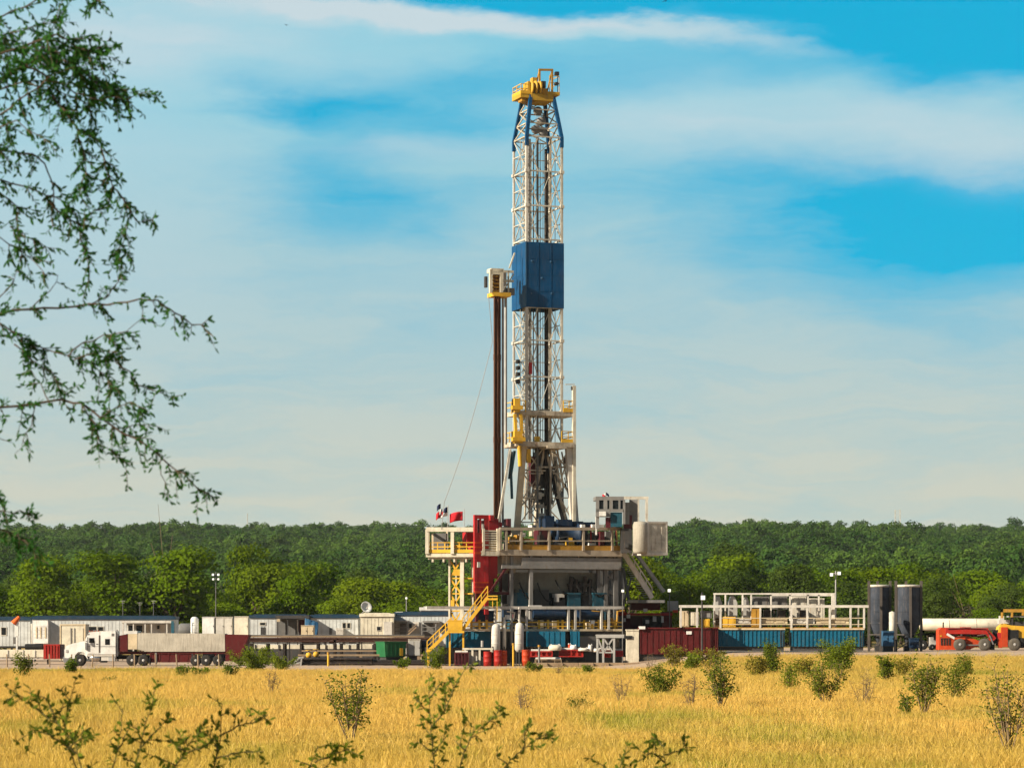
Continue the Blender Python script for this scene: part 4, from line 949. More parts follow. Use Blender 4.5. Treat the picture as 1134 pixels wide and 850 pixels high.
# ------------------------------------------------------------------ tanks and boxes behind the truck
F = Frame(203, 292, 0); t = F.thing('horizontal_tank', 'dark grey horizontal tank lying between the long trailer and the white upright tank', 'tank')
mb = MB(); a, b = F.at(196,698,1), F.at(216,698,1); L = b.x-a.x; mb.lathe([(.05,0),(.6,.12),(.78,.4),(.78,L-.4),(.6,L-.12),(.05,L)],(a.x,1,a.z),20,'x'); mb.build('shell',M['midgrey'],t); rb('cradle','steel',[(199,704,201,733,.4,1.2),(211,704,213,733,.4,1.2)],t,F)
def vtank(name, px, yt, yb, r, d, m, label, cat='tank', group=None, prof=None, leg=None, stem=None):
    F = Frame(px, d, 0); t = F.thing(name, label, cat, group); a, b = F.at(px,yb,0), F.at(px,yt,0); h = b.z-a.z
    mb = MB(); mb.lathe([(.03,0),(r*.6,.05),(r,.18+r*.25),(r,h-.12-r*.35),(r*.75,h-.08),(r*.3,h),(.03,h)],(0,0,a.z),20)
    for f in (.3,.62): mb.lathe([(r*1.0,h*f-.03),(r*1.04,h*f-.03),(r*1.04,h*f+.03),(r*1.0,h*f+.03)],(0,0,a.z),20)
    mb.build('shell', M[m], t)
    mb = MB()
    for k in range(3): an = k*2.1+.5; mb.bar((r*.8*math.cos(an),r*.8*math.sin(an),0),(r*.8*math.cos(an),r*.8*math.sin(an),a.z+.3),.1)
    mb.tube((0,0,a.z+.1),(0,0,.3),.08,6); mb.build('leg', M['steel'], t)
    if stem: mb = MB(); mb.tube((0,0,b.z-.05),(0,0,F.at(px,stem,0).z),.09,8); mb.build('pipe', M['offwhite'], t)
    return t
vtank('upright_tank', 215.5, 682.5, 706, .42, 290, 'white', 'small white upright tank beside the dark horizontal tank')
def cabinet(name, px0, y0, px1, y1, d, dep, m, label, cat, yaw=0, doors=2, legs=True, dm=None, ground=737):
    F = Frame((px0+px1)/2, d, yaw); t = F.thing(name, label, cat)
    mb = MB(); F.box(mb, px0,y0+.8,px1,y1,0,dep); mb.build('body', M[m], t)
    mb = MB(); F.box(mb, px0-.3,y0,px1+.3,y0+.7,-.05,dep+.1); mb.build('lid', M[m], t)
    w = (px1-px0)/doors
    for i in range(doors):
        mb = MB(); F.box(mb, px0+w*i+.6,y0+1.8,px0+w*(i+1)-.6,y1-.8,-.04,.037); dr = mb.build('door', M[dm or m], t)
        mb = MB(); F.box(mb, px0+w*(i+1)-1.6,(y0+y1)/2-.6,px0+w*(i+1)-1.1,(y0+y1)/2+.8,-.08,.037); mb.build('handle', M['steel'], dr)
    if legs:
        mb = MB(); b = F.at(px0,y1,0).z
        if b > .08: mb.box(F.at(px0,y1,0).x+.05,F.at(px1,y1,0).x-.05,.1,dep-.1,.0,b-.003); mb.build('skid', M['steel'], t)
    return t
cabinet('equipment_cabinet', 224, 682.5, 237.5, 703, 288, 2.2, 'white', 'narrow white cabinet next to the white upright tank', 'cabinet', doors=1)
cabinet('equipment_cabinet', 239, 682.5, 257.5, 703, 288, 2.2, 'greywhite', 'wider grey-white cabinet second from the white upright tank', 'cabinet', doors=2, dm='offwhite')
cabinet('equipment_cabinet', 259.5, 682, 275, 704, 286, 2.2, 'cream', 'cream cabinet standing against the end of the middle office trailer', 'cabinet', doors=1)
def ex3(F, t):
    mb = MB(); F.box(mb,305,681,342,684.5,-2.2,2.05)
    for x in (307,318,329,339): F.box(mb,x,684.6,x+1.1,722,-2.1,.12)
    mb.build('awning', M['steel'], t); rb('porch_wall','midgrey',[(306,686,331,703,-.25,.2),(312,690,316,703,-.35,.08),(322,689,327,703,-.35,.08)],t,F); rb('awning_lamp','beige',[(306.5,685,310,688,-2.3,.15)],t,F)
trailer(276.5, 342, 680.5, 715, 283, 'pale office trailer with a dark awning, behind the near pipe rack', [(288,689,293.5,691.5)], [(288.5,694,293.5,703,'steel'),(329,686,337,703,'maroon')], extra=ex3)
F = Frame(343, 278, 0); t = F.thing('tarp_shelter', 'blue tarp draped over a small stack beside the awning trailer', 'tarp')
mb = MB(); n=10; V=[]; Q=[]
for j in range(6):
    for i in range(n):
        p=F.at(338+i*1.6, 684+j*4.0+ (2.6*abs(math.sin(i*.9)) if j else 0)+i*.5, 0); V.append((p.x, -.25*j+.12*math.sin(i*1.7+j), p.z))
for j in range(5):
    for i in range(n-1): Q.append((j*n+i,j*n+i+1,(j+1)*n+i+1,(j+1)*n+i))
mb.add(V,Q,True); o = mb.build('sheet', M['steelblue'], t); o.modifiers.new('thickness','SOLIDIFY').thickness=.04
rb('support','wood',[(338.5,686,339.3,731,.1,.1),(351.5,692,352.3,731,.1,.1)],t,F)
cabinet('crate_box', 333.5, 692, 347.5, 704, 274, 1.6, 'beige', 'beige crate in front of the blue tarp', 'crate', doors=2)
def ex4(F, t): acunit(F,t,372,695,380,703)
trailer(344, 397, 680.5, 715, 283, 'white office trailer with two small dark windows, just left of the satellite dish', [(379.5,689.5,382.8,695),(384.5,689.5,387.5,695)], [(364.5,695,367.5,703,'midgrey')], extra=ex4)
def ex5(F, t): rb('side_panel','offwhite',[(425,688,434,703,-.2,.19)],t,F)
trailer(398.5, 436, 679, 715, 281, 'cream office trailer with one small square dark window, carrying the satellite dish', [(417.5,693.5,421.5,697.5)], [], roof='cream', wall='cream', extra=ex5)
F = Frame(404.5, 282, 0); F.Z = F.at(404,679.2,0).z+F.Z; t = F.thing('satellite_dish', 'round white satellite dish on the roof of the cream trailer', 'satellite dish')
mb = MB(); prof=[(.02,.0),(.2,.02),(.4,.09),(.58,.2),(.6,.22)]; mb.lathe(prof+[(.58,.24),(.4,.13),(.2,.06),(.02,.04)],(0,0,0),20); o = mb.build('dish', M['bag'], t); o.rotation_euler=(R(70),0,R(25)); o.location=(.05,-.05,.62)
mb = MB(); mb.bar((0,.1,0),(0,.05,.6),.1); mb.bar((-.4,.2,0),(0,.1,.4),.06); mb.bar((.4,.2,0),(0,.1,.4),.06); mb.build('mount', M['galv'], t); mb=MB(); mb.bar((.05,-.1,.5),(.35,-.75,.75),.05); mb.box(.3,.42,-.85,-.7,.7,.82); mb.build('receiver', M['offwhite'], t)
def ex6(F, t):
    rb('air_conditioner','bag',[(438,677,446,682,.5,1)],t,F); rb('air_conditioner','bag',[(474,679,482,684,.3,1)],t,F); acunit(F,t,457,688,464,696)
    mb = MB()
    for x in (437,450,466.5,482): F.box(mb,x,688,x+1,722,-1.9,.12)
    F.box(mb,436,686.4,452,688,-2,1.95); F.box(mb,468,687,487,689,-2,1.95)
    for y in (694,698): F.box(mb,437,y,452,y+.6,-1.9,.08); F.box(mb,467,y,483,y+.6,-1.9,.08)
    mb.build('porch', M['grey'], t); mb = MB(); mb.bar(F.at(450,704,-2.6),F.at(461,694,-2.6),.14); mb.bar(F.at(452,699,-2.6),F.at(462,690,-2.6),.08); mb.build('stair_rail', M['wood'], t)
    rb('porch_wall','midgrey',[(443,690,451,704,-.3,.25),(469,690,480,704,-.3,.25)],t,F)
trailer(437, 500, 677.5, 715, 284, 'white office trailer with two covered porches, behind the foot of the yellow stair', [(453,690,456,695),(490,690,495,696)], [(443.5,691,447.5,703,'steel'),(473,690.5,478,703,'teal')], extra=ex6)
trailer(465, 560, 672, 700, 296, 'rearmost office trailer, its flat pale roof showing behind the yellow stair', [(480,684,486,690)], [], roof='bag')
# ------------------------------------------------------------------ pipe racks
def pipes(px0, px1, ylist, d0, nd, r, label, group, m='pipe', step=.26, src=[None]):
    for k, y in enumerate(ylist):
        for j in range(nd):
            F = Frame((px0+px1)/2, d0, 0); a, b = F.at(px0,y,0), F.at(px1,y,0); L = b.x-a.x; jit = random.uniform(-.25,.25)
            mb = MB(); mb.path([(-L/2,0,0),(L/2,0,0)], r, 8); mb.path([(L/2-.35,0,0),(L/2,0,0)], r*1.22, 8)
            o = mb.build('steel_pipe', M[m]); o.location = (F.X+jit, d0+j*step+(k%2)*step*.5, a.z+F.Z); tag(o, label, 'pipe', group)
def rack(px0, px1, ytop, d, dep, label, n=5):
    F = Frame((px0+px1)/2, d, 0); t = F.thing('pipe_rack', label, 'pipe rack'); mb = MB()
    F.box(mb, px0, ytop, px1, ytop+1.0, .05, .2); F.box(mb, px0, ytop, px1, ytop+1.0, dep-.25, .2); mb.build('beam', M['rack'], t)
    for i in range(n):
        x = px0+1+(px1-px0-4)*i/(n-1); mb = MB(); a, b = F.at(x,ytop+1.0,0), F.at(x+2.4,ytop+1.,0)
        for y in (.05, dep-.25): mb.box(a.x,b.x,y,y+.2,0,a.z)
        mb.bar(((a.x+b.x)/2,.1,a.z*.15),((a.x+b.x)/2,dep-.1,a.z*.9),.08); mb.build('rack_leg', M['rack'], t)
    return t
random.seed(4)
rack(275, 372, 711.5, 254, 2.2, 'left dark steel pipe rack behind the green bush', 6); rack(375, 472, 711.5, 254, 2.2, 'right dark steel pipe rack behind the green dumpster', 6)
for x0, x1, nm in ((274,371,'left'),(374,473,'right')):
    pipes(x0, x1, (709.8,707.0), 254.15, 7, .115, f'dark rusty steel pipe in the bundle on the {nm} pipe rack', f'steel pipes on the {nm} rack')
F = Frame(360, 258, 0); t = F.thing('walkway_beam', 'long grey-brown walkway beam running above the pipe racks', 'walkway')
rb('deck','wood',[(275,703,470,705.2,0,1.2)],t,F); rb('edge','grey',[(275,702.4,470,703,-.05,.1)],t,F); rb('post','rack',[(x,705.3,x+1.2,736,.4,.2) for x in (280,320,360,400,440,468)],t,F)
F = Frame(372, 264, 0); t = F.thing('pipe_bin', 'low white-sided pipe bin glimpsed under the pipe racks', 'bin')
rb('side','cream',[(276,713.6,440,718,0,.2),(276,713.6,440,718,2,.2)],t,F); rb('rib','steel',[(x,713.4,x+1.4,719,-.08,.075) for x in range(282,440,26)],t,F); rb('floor','steel',[(276,718.2,440,734,.02,2.1)],t,F)
pipes(334, 412, (734.3,731.8,729.3), 248.3, 6, .125, 'dark steel pipe on the low ground stack left of the yellow stair', 'steel pipes stacked on the ground', 'rack', .28)
pipes(404, 470, (734.3,731.8), 248.4, 6, .125, 'dark steel pipe on the ground below the green dumpster', 'steel pipes below the dumpster', 'rack', .28)
F = Frame(400, 251, 0); t = F.thing('pipe_cradle', 'beige timber cradle lying behind the low pipe stack', 'cradle'); rb('timber','wood',[(330,724,470,726,0,.4),(334,719.5,418,721,1.8,.3)],t,F); rb('bearer','wood',[(x,726.1,x+3,736,.0,.4) for x in (334,366,398,430,462)],t,F)
F = Frame(330, 247, 0); t = F.thing('pipe_stand', 'small pale A-shaped pipe stand at the left end of the ground pipe stack', 'stand')
mb = MB(); 
for l in (0,.9): mb.bar(F.at(321,737,l),F.at(332,728,l),.12); mb.bar(F.at(334,728,l),F.at(333,737,l),.14); mb.bar(F.at(329,727.8,l),F.at(336,727.6,l),.14); mb.bar(F.at(323,735,l),F.at(333.5,733,l),.1)

mb.bar(F.at(332,728.4,0),F.at(332,728.4,.9),.1); mb.build('frame', M['galv'], t)
def bollard(px, yt, yb, d, label, m='yellow'):
    F = Frame(px, d, 0); t = F.thing('marker_post', label, 'post'); h = F.at(px,yt,0).z
    mb = MB(); mb.tube((0,0,0),(0,0,h),.09,8); mb.build('post', M[m], t); mb = MB(); mb.tube((0,0,h-.16),(0,0,h+.03),.12,8); mb.build('cap', M['ochre'], t)
bollard(363.5, 722, 740, 243, 'thin yellow post standing in front of the ground pipe stack')
for x, y, lb in ((342,719,'yellow valve head standing on the pipe rack, left of its pair'),(350,718,'yellow valve head standing on the pipe rack, right of its pair')):
    F = Frame(x, 250, 0); t = F.thing('valve_head', lb, 'valve'); h = F.at(x,y,0).z
    mb = MB(); mb.tube((0,0,0),(0,0,h),.07,8); mb.build('stem', M['grey'], t); mb = MB(); mb.lathe([(.05,-.25),(.22,-.2),(.28,0),(.22,.2),(.05,.25)],(0,0,h-.5),12); mb.lathe([(.26,-.03),(.32,0),(.26,.03)],(0,0,h-.05),14); mb.build('valve_body', M['yellow'], t)
# green dumpster, cabinets beside it
F = Frame(433, 250, 26); t = F.thing('dumpster', 'green steel dumpster in front of the pipe rack', 'dumpster')
a, b = F.at(427,727,0), F.at(448.5,727,0); zb, zt = a.z, F.at(427,711,0).z; dep=2.0
mb = MB(); mb.add([(a.x,0,zb),(b.x,0,zb),(b.x,dep,zb),(a.x,dep,zb),(a.x-.1,-.05,zt),(b.x+.1,-.05,zt),(b.x+.1,dep+.05,zt),(a.x-.1,dep+.05,zt)],[(0,3,2,1),(0,1,5,4),(1,2,6,5),(2,3,7,6),(3,0,4,7),(4,5,6,7)])
for i in range(5): x=a.x+.15+(b.x-a.x-.3)*i/4; mb.box(x-.05,x+.05,-.09,-.045,zb+.1,zt-.15)
mb.build('bin', M['green'], t); mb = MB(); mb.box(a.x-.15,b.x+.15,-.1,dep+.1,zt+.003,zt+.09); mb.build('rim', M['green'], t); mb=MB(); mb.box(b.x-.55,b.x-.25,-.13,-.095,zb+.1,zb+.8); mb.build('label_plate', M['yellow'], t)
mb=MB(); mb.box(a.x+.1,b.x-.1,.1,dep-.1,0,zb-.003); mb.build('skid', M['steel'], t)
cabinet('generator_cabinet', 452, 707.5, 465.5, 726, 251, 1.4, 'greywhite', 'grey-white cabinet right of the green dumpster', 'cabinet', doors=2, dm='galv')
cabinet('pump_box', 466.5, 708.5, 476, 722, 252, 1.2, 'navy', 'dark blue box between the grey-white cabinet and the yellow stair', 'box', doors=1)
# ------------------------------------------------------------------ clutter in front of the rig base
vg = 'white pressure vessels'
vtank('pressure_vessel', 549, 690, 722, .40, 246.5, 'offwhite', 'left white round-topped upright vessel in front of the blue rig base', 'vessel', stem=672)
vtank('pressure_vessel', 575, 689, 722, .40, 246.5, 'offwhite', 'right white round-topped upright vessel in front of the rig base', 'vessel', stem=672)
vtank('slim_vessel', 558.5, 686, 719, .17, 246.8, 'greywhite', 'slim pale pipe vessel between the two white vessels', 'vessel', stem=683)
vtank('slim_vessel', 566.5, 688, 718, .13, 247.4, 'grey', 'thin grey pipe vessel next to the right white vessel', 'vessel', stem=684)
def drum(px, yt, d, m, label, r=.33):
    F = Frame(px, d, 0); t = F.thing('drum', label, 'drum'); h = F.at(px,yt,0).z
    p=[(.03,0),(r,0)]
    for f in (.33,.66): p += [(r,h*f-.04),(r*1.07,h*f),(r,h*f+.04)]
    mb = MB(); mb.lathe(p+[(r,h-.06),(r*1.04,h-.03),(r,h),(r*.9,h-.03),(.03,h-.03)],(0,0,0),18); mb.build('body', M[m], t)
    mb = MB(); mb.lathe([(.02,h-.03),(.05,h-.03),(.05,h+.02),(.02,h+.02)],(r*.5,-.05,0),8); mb.build('bung', M['steel'], t)
for px, yt, d, m, lb in ((540,721,243.5,'brightred','leftmost bright red drum under the left white vessel'),(547,722,244,'maroon','dark maroon drum between two bright red drums'),(551.5,719.5,243,'brightred','taller bright red drum right of the maroon drum'),
                         (557,720,243.4,'orange','orange-red drum right of the bright red drums'),(582.5,719,244,'orange','orange drum standing right of the right white vessel')): drum(px,yt,d,m,lb,.36)
def skid(px0,y0,px1,y1,d,dep,m,label,name='equipment_skid'):
    F = Frame((px0+px1)/2,d,0); t = F.thing(name,label,'skid'); mb = MB()
    h = y1-y0
    F.box(mb,px0,y1-1.2,px1,y1,0,.15); F.box(mb,px0,y1-1.2,px1,y1,dep-.15,.15); F.box(mb,px0,y1-1.2,px0+1.2,y1,.16,dep-.32); F.box(mb,px1-1.2,y1-1.2,px1,y1,.16,dep-.32); F.box(mb,px0,y0,px1,y0+1.0,0,.12)
    for i in range(5): x=px0+(px1-px0-1)*i/4; F.box(mb,x,y0+1.0,x+1,y1-1.2,.01,.1)
    mb.build('frame',M[m],t); mb=MB(); F.box(mb,px0+.6,y0+1.2,px1-.6,y1-1.3,.2,dep-.4); mb.build('body',M[m],t)
    mb=MB(); a,b=F.at(px0+1,y0-.6,.5),F.at(px1-1,y0-.6,.5); mb.tube(a,b,.12,8); mb.build('pipe',M['offwhite'],t)
skid(587,720.5,612,727,243,1.8,'brightred','long red equipment skid in front of the rig, left of the white sacks')
skid(619,719,646,727,243.6,1.8,'brightred','red equipment skid beneath the white sacks in the middle of the rig base')
skid(667,719.5,676.5,727.5,243,1.5,'brightred','small red skid under the grey trestle')
skid(680,720,690,726.5,243.5,1.5,'red','small dark red skid left of the white container end')
skid(503,722,519,736,243.8,1.8,'maroon','dark maroon skid to the right of the yellow stair foot')
skid(592,729.5,622,735.5,241.5,1.2,'wood','low brown timber skid on the ground below the long red skid')
def bag(px0,y0,px1,y1,d,label,m='bag',zoff=0):
    F=Frame((px0+px1)/2,d,0); a,b=F.at(px0,y1,0),F.at(px1,y0,0); F.Z+=a.z; h=b.z-a.z; w=(b.x-a.x)/2
    t=thing('bulk_bag',label,'sack',(F.X,d,F.Z)); mb=MB(); V=[]; Q=[]; n=14
    for j,(f,rr) in enumerate(((0,.9),(.15,1.04),(.5,1.08),(.8,.98),(.95,.75),(1,.35))):
        for k in range(n):
            an=2*math.pi*k/n; s=1/max(abs(math.cos(an)),abs(math.sin(an)))**.6; r_=rr*(1+.06*math.sin(k*2.3+j)); V.append((w*r_*s*math.cos(an)*.9,.5*r_*s*math.sin(an),h*f))
    for j in range(5):
        for k in range(n): Q.append((j*n+k,j*n+(k+1)%n,(j+1)*n+(k+1)%n,(j+1)*n+k))
    mb.add(V,Q,True); mb.add(V[:n],[tuple(range(n))[::-1]]); mb.add(V[-n:],[tuple(range(n))]); mb.build('sack',M[m],t)
    mb=MB()
    for s in (-1,1): mb.path([(s*w*.8,-.3,h*.9),(s*w*.6,-.2,h*1.12),(s*w*.4,-.3,h*.93)],.03,5)
    mb.build('loop',M['cloth_white'],t)
bag(607,713.5,622,720,243.6,'largest cream bulk sack lying on the long red skid',m='cream'); bag(631,713.8,638.5,719,244.2,'white bulk sack on the left end of the middle red skid'); bag(640,717,652,720.5,243.2,'flat white sack right of the white bulk sack',m='offwhite')
bag(651,713.5,656,721,243.5,'narrow upright white sack left of the grey trestle'); bag(656,717.5,666,721.5,243.5,'low white sack against the foot of the grey trestle',m='offwhite'); bag(629,712.5,632,720,244.8,'small orange sack behind the white bulk sack',m='orange')
F = Frame(671,242.5,0); t=F.thing('trestle','grey steel trestle with crossed braces in front of the rig base','trestle'); mb=MB()
for l in (0,1.2):
    for x in (661.5,668,680): mb.bar(F.at(x,735,l),F.at(x,705,l),.18)
    mb.bar(F.at(660,704,l),F.at(691,704,l),.3); mb.bar(F.at(662,706,l),F.at(668,722,l),.14); mb.bar(F.at(668,706,l),F.at(679,722,l),.14); mb.bar(F.at(679,706,l),F.at(668.5,722,l),.14); mb.bar(F.at(661.5,722,l),F.at(680,722,l),.12)
for x in (661.5,680): mb.bar(F.at(x,722,0),F.at(x,722,1.2),.12); mb.bar(F.at(x,704.6,0),F.at(x,704.6,1.2),.1)
mb.build('frame',M['galv'],t); rb('top_plate','grey',[(660,702.2,692,703.6,-.1,1.5)],t,F)
F = Frame(528,245.5,0); t=F.thing('pipe_manifold','cream pipe manifold frame between the yellow stair and the red drums','manifold')
rb('beam','cream',[(512,717,546,719,0,.3)],t,F); rb('post','cream',[(x,719.1,x+2.2,736,.02,.2) for x in (514,522,530,543)],t,F); rb('tank','offwhite',[(519,721,529,735,.5,1)],t,F); rb('pump','grey',[(530,727,538,736,.3,1)],t,F); mb=MB(); mb.tube(F.at(534,716,.2),F.at(534,709,.2),.12,8); mb.build('riser',M['galv'],t)
# concrete barrier / low wall line in front
F = Frame(640,239,0); t=F.thing('timber_mats','low beige timber mats laid along the foot of the rig','mats'); rb('mat','wood',[(590+i*17,733.5,606+i*17,737.5,(i%3)*.25,1.6) for i in range(7)],t,F)
for px,yt,lb in ((568.5,712,'yellow marker post just left of the right white vessel'),(597,714,'grey marker post in front of the long red skid')): bollard(px,yt,738,241,lb,'yellow' if px<580 else 'grey')
# ------------------------------------------------------------------ pump house, red tank, blue tanks at the right
F = Frame(718, 258, 0); t=F.thing('pump_house','dark red pump house with a flat white roof beside the rig','pump house')
rb('roof','cream',[(696,664,733,667,-.5,4.5)],t,F); rb('wall','darkred',[(699,667.2,731,675,0,3.5),(676,674,694,679.5,-.3,1),(733,677,744,695,-.2,2.5)],t,F); rb('beam','red',[(684,678.5,745,681,-.5,.4)],t,F)
rb('back_wall','maroon',[(690,681.2,733,699,1.6,.3)],t,F); rb('pump','steel',[(712,684,719,697,.2,1),(722,683,731,697,.6,.8)],t,F,extra=lambda mb: mb.lathe([(.1,-.3),(.62,-.3),(.62,.3),(.1,.3)],(F.at(726,690,0).x,.3,F.at(726,690,0).z),18,'y')); rb('pump_cover','darkred',[(733.5,682,743,694,-.4,.15)],t,F)
rb('grey_unit','galv',[(740,665,751,676,.5,1.5)],t,F)
rb('valve','bag',[(712.5,673.5,717,677,-.7,.25),(694,680,698,684,-.7,.25),(715,686,719,690,-.5,.25),(723,682,727,688,-.3,.25),(732.5,682,735,689,-.6,.2),(690.5,684,693,688,-.6,.2)],t,F); rb('pipe_flange','orange',[(681,676,686,679,-.6,.25),(745,675,751,678,-.5,.25),(689.5,677,693,679.2,-.6,.25)],t,F)
rb('footing','steel',[(690,699.2,745,727,.5,3)],t,F)
F = Frame(752, 250, 0); t=F.thing('mud_tank','dark red steel tank with a white end, right of the rig','tank')
rb('shell','darkred',[(708,696,795,724,0,2.8)],t,F); mb=MB()
for i in range(14): x=709+i*6.4; F.box(mb,x,697.5,x+1.0,723.5,-.05,.047)
F.box(mb,707.5,694.4,795.4,695.9,-.14,3.0); mb.build('rib',M['darkred'],t)
rb('end_box','cream',[(694,698,707.4,734,-.1,2.6),(693.5,696.5,707.6,697.9,-.15,2.7)],t,F); rb('vent','black',[(690,703.5,700,707,-.2,.09)],t,F); rb('skid','steel',[(709,724.2,794,734,.2,2.4)],t,F); rb('notice','bag',[(760,698.5,766,702,-.13,.02)],t,F); rb('hatch','bag',[(707.8,693,714.5,696.2,-.3,1)],t,F)
def bluetank(px0,px1,label):
    F=Frame((px0+px1)/2,251.5,0); t=F.thing('mud_tank',label,'tank')
    rb('shell','blue',[(px0,697,px1,715.5,0,2.8)],t,F); mb=MB(); n=int((px1-px0)/4.4)
    for i in range(n+1): x=px0+(px1-px0-.8)*i/n; F.box(mb,x,697.6,x+.8,715,-.07,.067)
    mb.build('rib',M['blue'],t); rb('rim','beige',[(px0-.5,695.2,px1+.5,696.9,-.12,3.0)],t,F); rb('skid','steel',[(px0+1,715.7,px1-1,720,.15,2.5)],t,F); rb('ladder','steel',[(px1-5,698,px1-4.4,716,-.25,.1),(px1-2,698,px1-1.4,716,-.25,.1)]+[(px1-5,700+i*2.3,px1-1.4,700.5+i*2.3,-.24,.06) for i in range(7)],t,F)
bluetank(796,869,'left blue ribbed mud tank, directly right of the dark red tank'); bluetank(877,957,'right blue ribbed mud tank, ending at the dark silos')
F=Frame(860,252.6,0); t=F.thing('tank_walkway','long pale railed walkway along the top of the blue tanks','walkway')
mb=MB(); F.box(mb,752,669.6,962,672.4,-.1,.25)
for x in (753,771,797,841,875.5,893,918,941,956): F.box(mb,x,672.5,x+2.0,695,-.08,.18)
mb.build('handrail',M['offwhite'],t); rb('rear_rail','greywhite',[(790,669.8,962,671.4,2.6,.15)]+[(x,671.5,x+1.4,695,2.6,.15) for x in (800,830,860,890,925,950)],t,F); rb('mid_rail','beige',[(797,683.5,958,684.4,-.06,.08),(797,690.5,958,691.4,-.06,.08)],t,F)
rb('deck','ochre',[(752,694.2,958,695.1,0,2.7)],t,F)
mb=MB(); F.box(mb,790,656.3,925,658,.6,.16); F.box(mb,790,656.3,925,658,2.4,.16); F.box(mb,853,658.1,925,659.6,.62,.1)
for x in (790.5,802.5,821.5,831,853,874,894,906,921.5):
    F.box(mb,x,658.1,x+1.7,669.4,.62,.14); F.box(mb,x,672.6,x+1.5,694,.62,.13)
F.box(mb,921,657,924.5,694,.5,.3); mb.build('canopy_frame',M['offwhite'],t)
def shaker(px0,px1,y0,label):
    F=Frame((px0+px1)/2,253.6,0); F.Z=CAMZ-(694.3-HOR)*253.6/FPX; t=thing('shale_shaker',label,'machine',F.loc)
    m=(px0+px1)/2; w=px1-px0
    mb=MB(); mb.prism(poly(F,[(px0,694.2),(px0,y0+7),(m-w*.2,y0),(m+w*.2,y0),(px1,y0+7),(px1,694.2)],0),0,1.4); mb.build('hopper',M['galv'],t)
    mb=MB(); F.box(mb,px0+.6,684,px1-.6,686,-.12,.117); F.box(mb,m-1,y0-1.5,m+1,y0-.05,.4,.5); mb.build('motor',M['rack'],t); rb('screen','steel',[(px0+1,686.5,px1-1,692,-.06,.057)],t,F)
shaker(791,799.5,660,'leftmost peaked grey shale shaker under the pale frame'); shaker(806.5,816.5,660,'middle peaked grey shale shaker, second from the left'); shaker(822.5,830,661,'third narrow peaked grey shale shaker')
def box2(px0,y0,px1,y1,ly,dep,m,name,label,cat,ym=694.3):
    F=Frame((px0+px1)/2,252.6,0); F.Z=CAMZ-(ym-HOR)*252.6/FPX; t=thing(name,label,cat,F.loc)
    rb('body',m,[(px0,y0,px1,y1,ly,dep)],t,F); w=px1-px0; rb('panel',m,[(px0+w*.12,y0+1,px0+w*.45,y1-1,ly-.04,.037),(px0+w*.55,y0+1,px0+w*.88,y1-1,ly-.04,.037)],t,F)
    rb('support','rack',[(px0+w*.1,y1+.1,px0+w*.2,ym,ly+.2,.2),(px0+w*.8,y1+.1,px0+w*.9,ym,ly+.2,.2)],t,F); return t
box2(834,660,852,672,1.2,1,'midgrey','degasser_cabinet','left dark grey cabinet hanging under the pale frame','cabinet'); box2(855,660,872,674,1.2,1,'midgrey','degasser_cabinet','right dark grey cabinet under the pale frame','cabinet')
box2(877,660,893,692,1.2,1,'greywhite','degasser_cabinet','pale grey cabinet right of the dark grey cabinets','cabinet'); box2(896,662,913,692,1.3,1,'greywhite','degasser_cabinet','rightmost pale cabinet with a slanted top under the frame','cabinet')
box2(799,682.5,814.5,693.8,-.0,.8,'yellow','yellow_motor_box','yellow motor box on the deck of the left blue tank','box'); box2(832.5,673.5,843,693.5,-.0,.8,'ochre','brown_pump_box','rusty brown pump box on the left blue tank','box')
box2(765,677,774,692,.3,.8,'cream','cream_panel_box','cream panel box on the walkway above the dark red tank','box'); box2(776,676,788,684,.4,.8,'grey','grey_motor_box','grey motor box above the dark red tank','box'); box2(776,685,786,693.5,.3,.6,'yellow','yellow_hose_reel','small yellow reel box below the grey motor box','box')
box2(753,676,763,693.5,.6,.8,'beige','beige_panel_box','beige box at the left end of the long walkway','box')
for x0,x1,m,lb in ((815.5,831,'offwhite','white channel on the deck right of the yellow motor box'),(844,872,'beige','beige flow line box along the left blue tank'),(878,902,'offwhite','pale flow line box at the left of the right blue tank'),(904,940,'beige','long beige flow line box along the right blue tank')): box2(x0,685,x1,690,.2,.8,m,'flow_line_box',lb,'box')
for x0,x1,lb in ((846,853,'dark pump between the brown pump box and the cabinets'),(862,870,'dark pump under the right dark grey cabinet'),(886,893,'dark pump in front of the pale grey cabinet')): box2(x0,675,x1,685,.6,.8,'rack','mud_pump',lb,'pump')
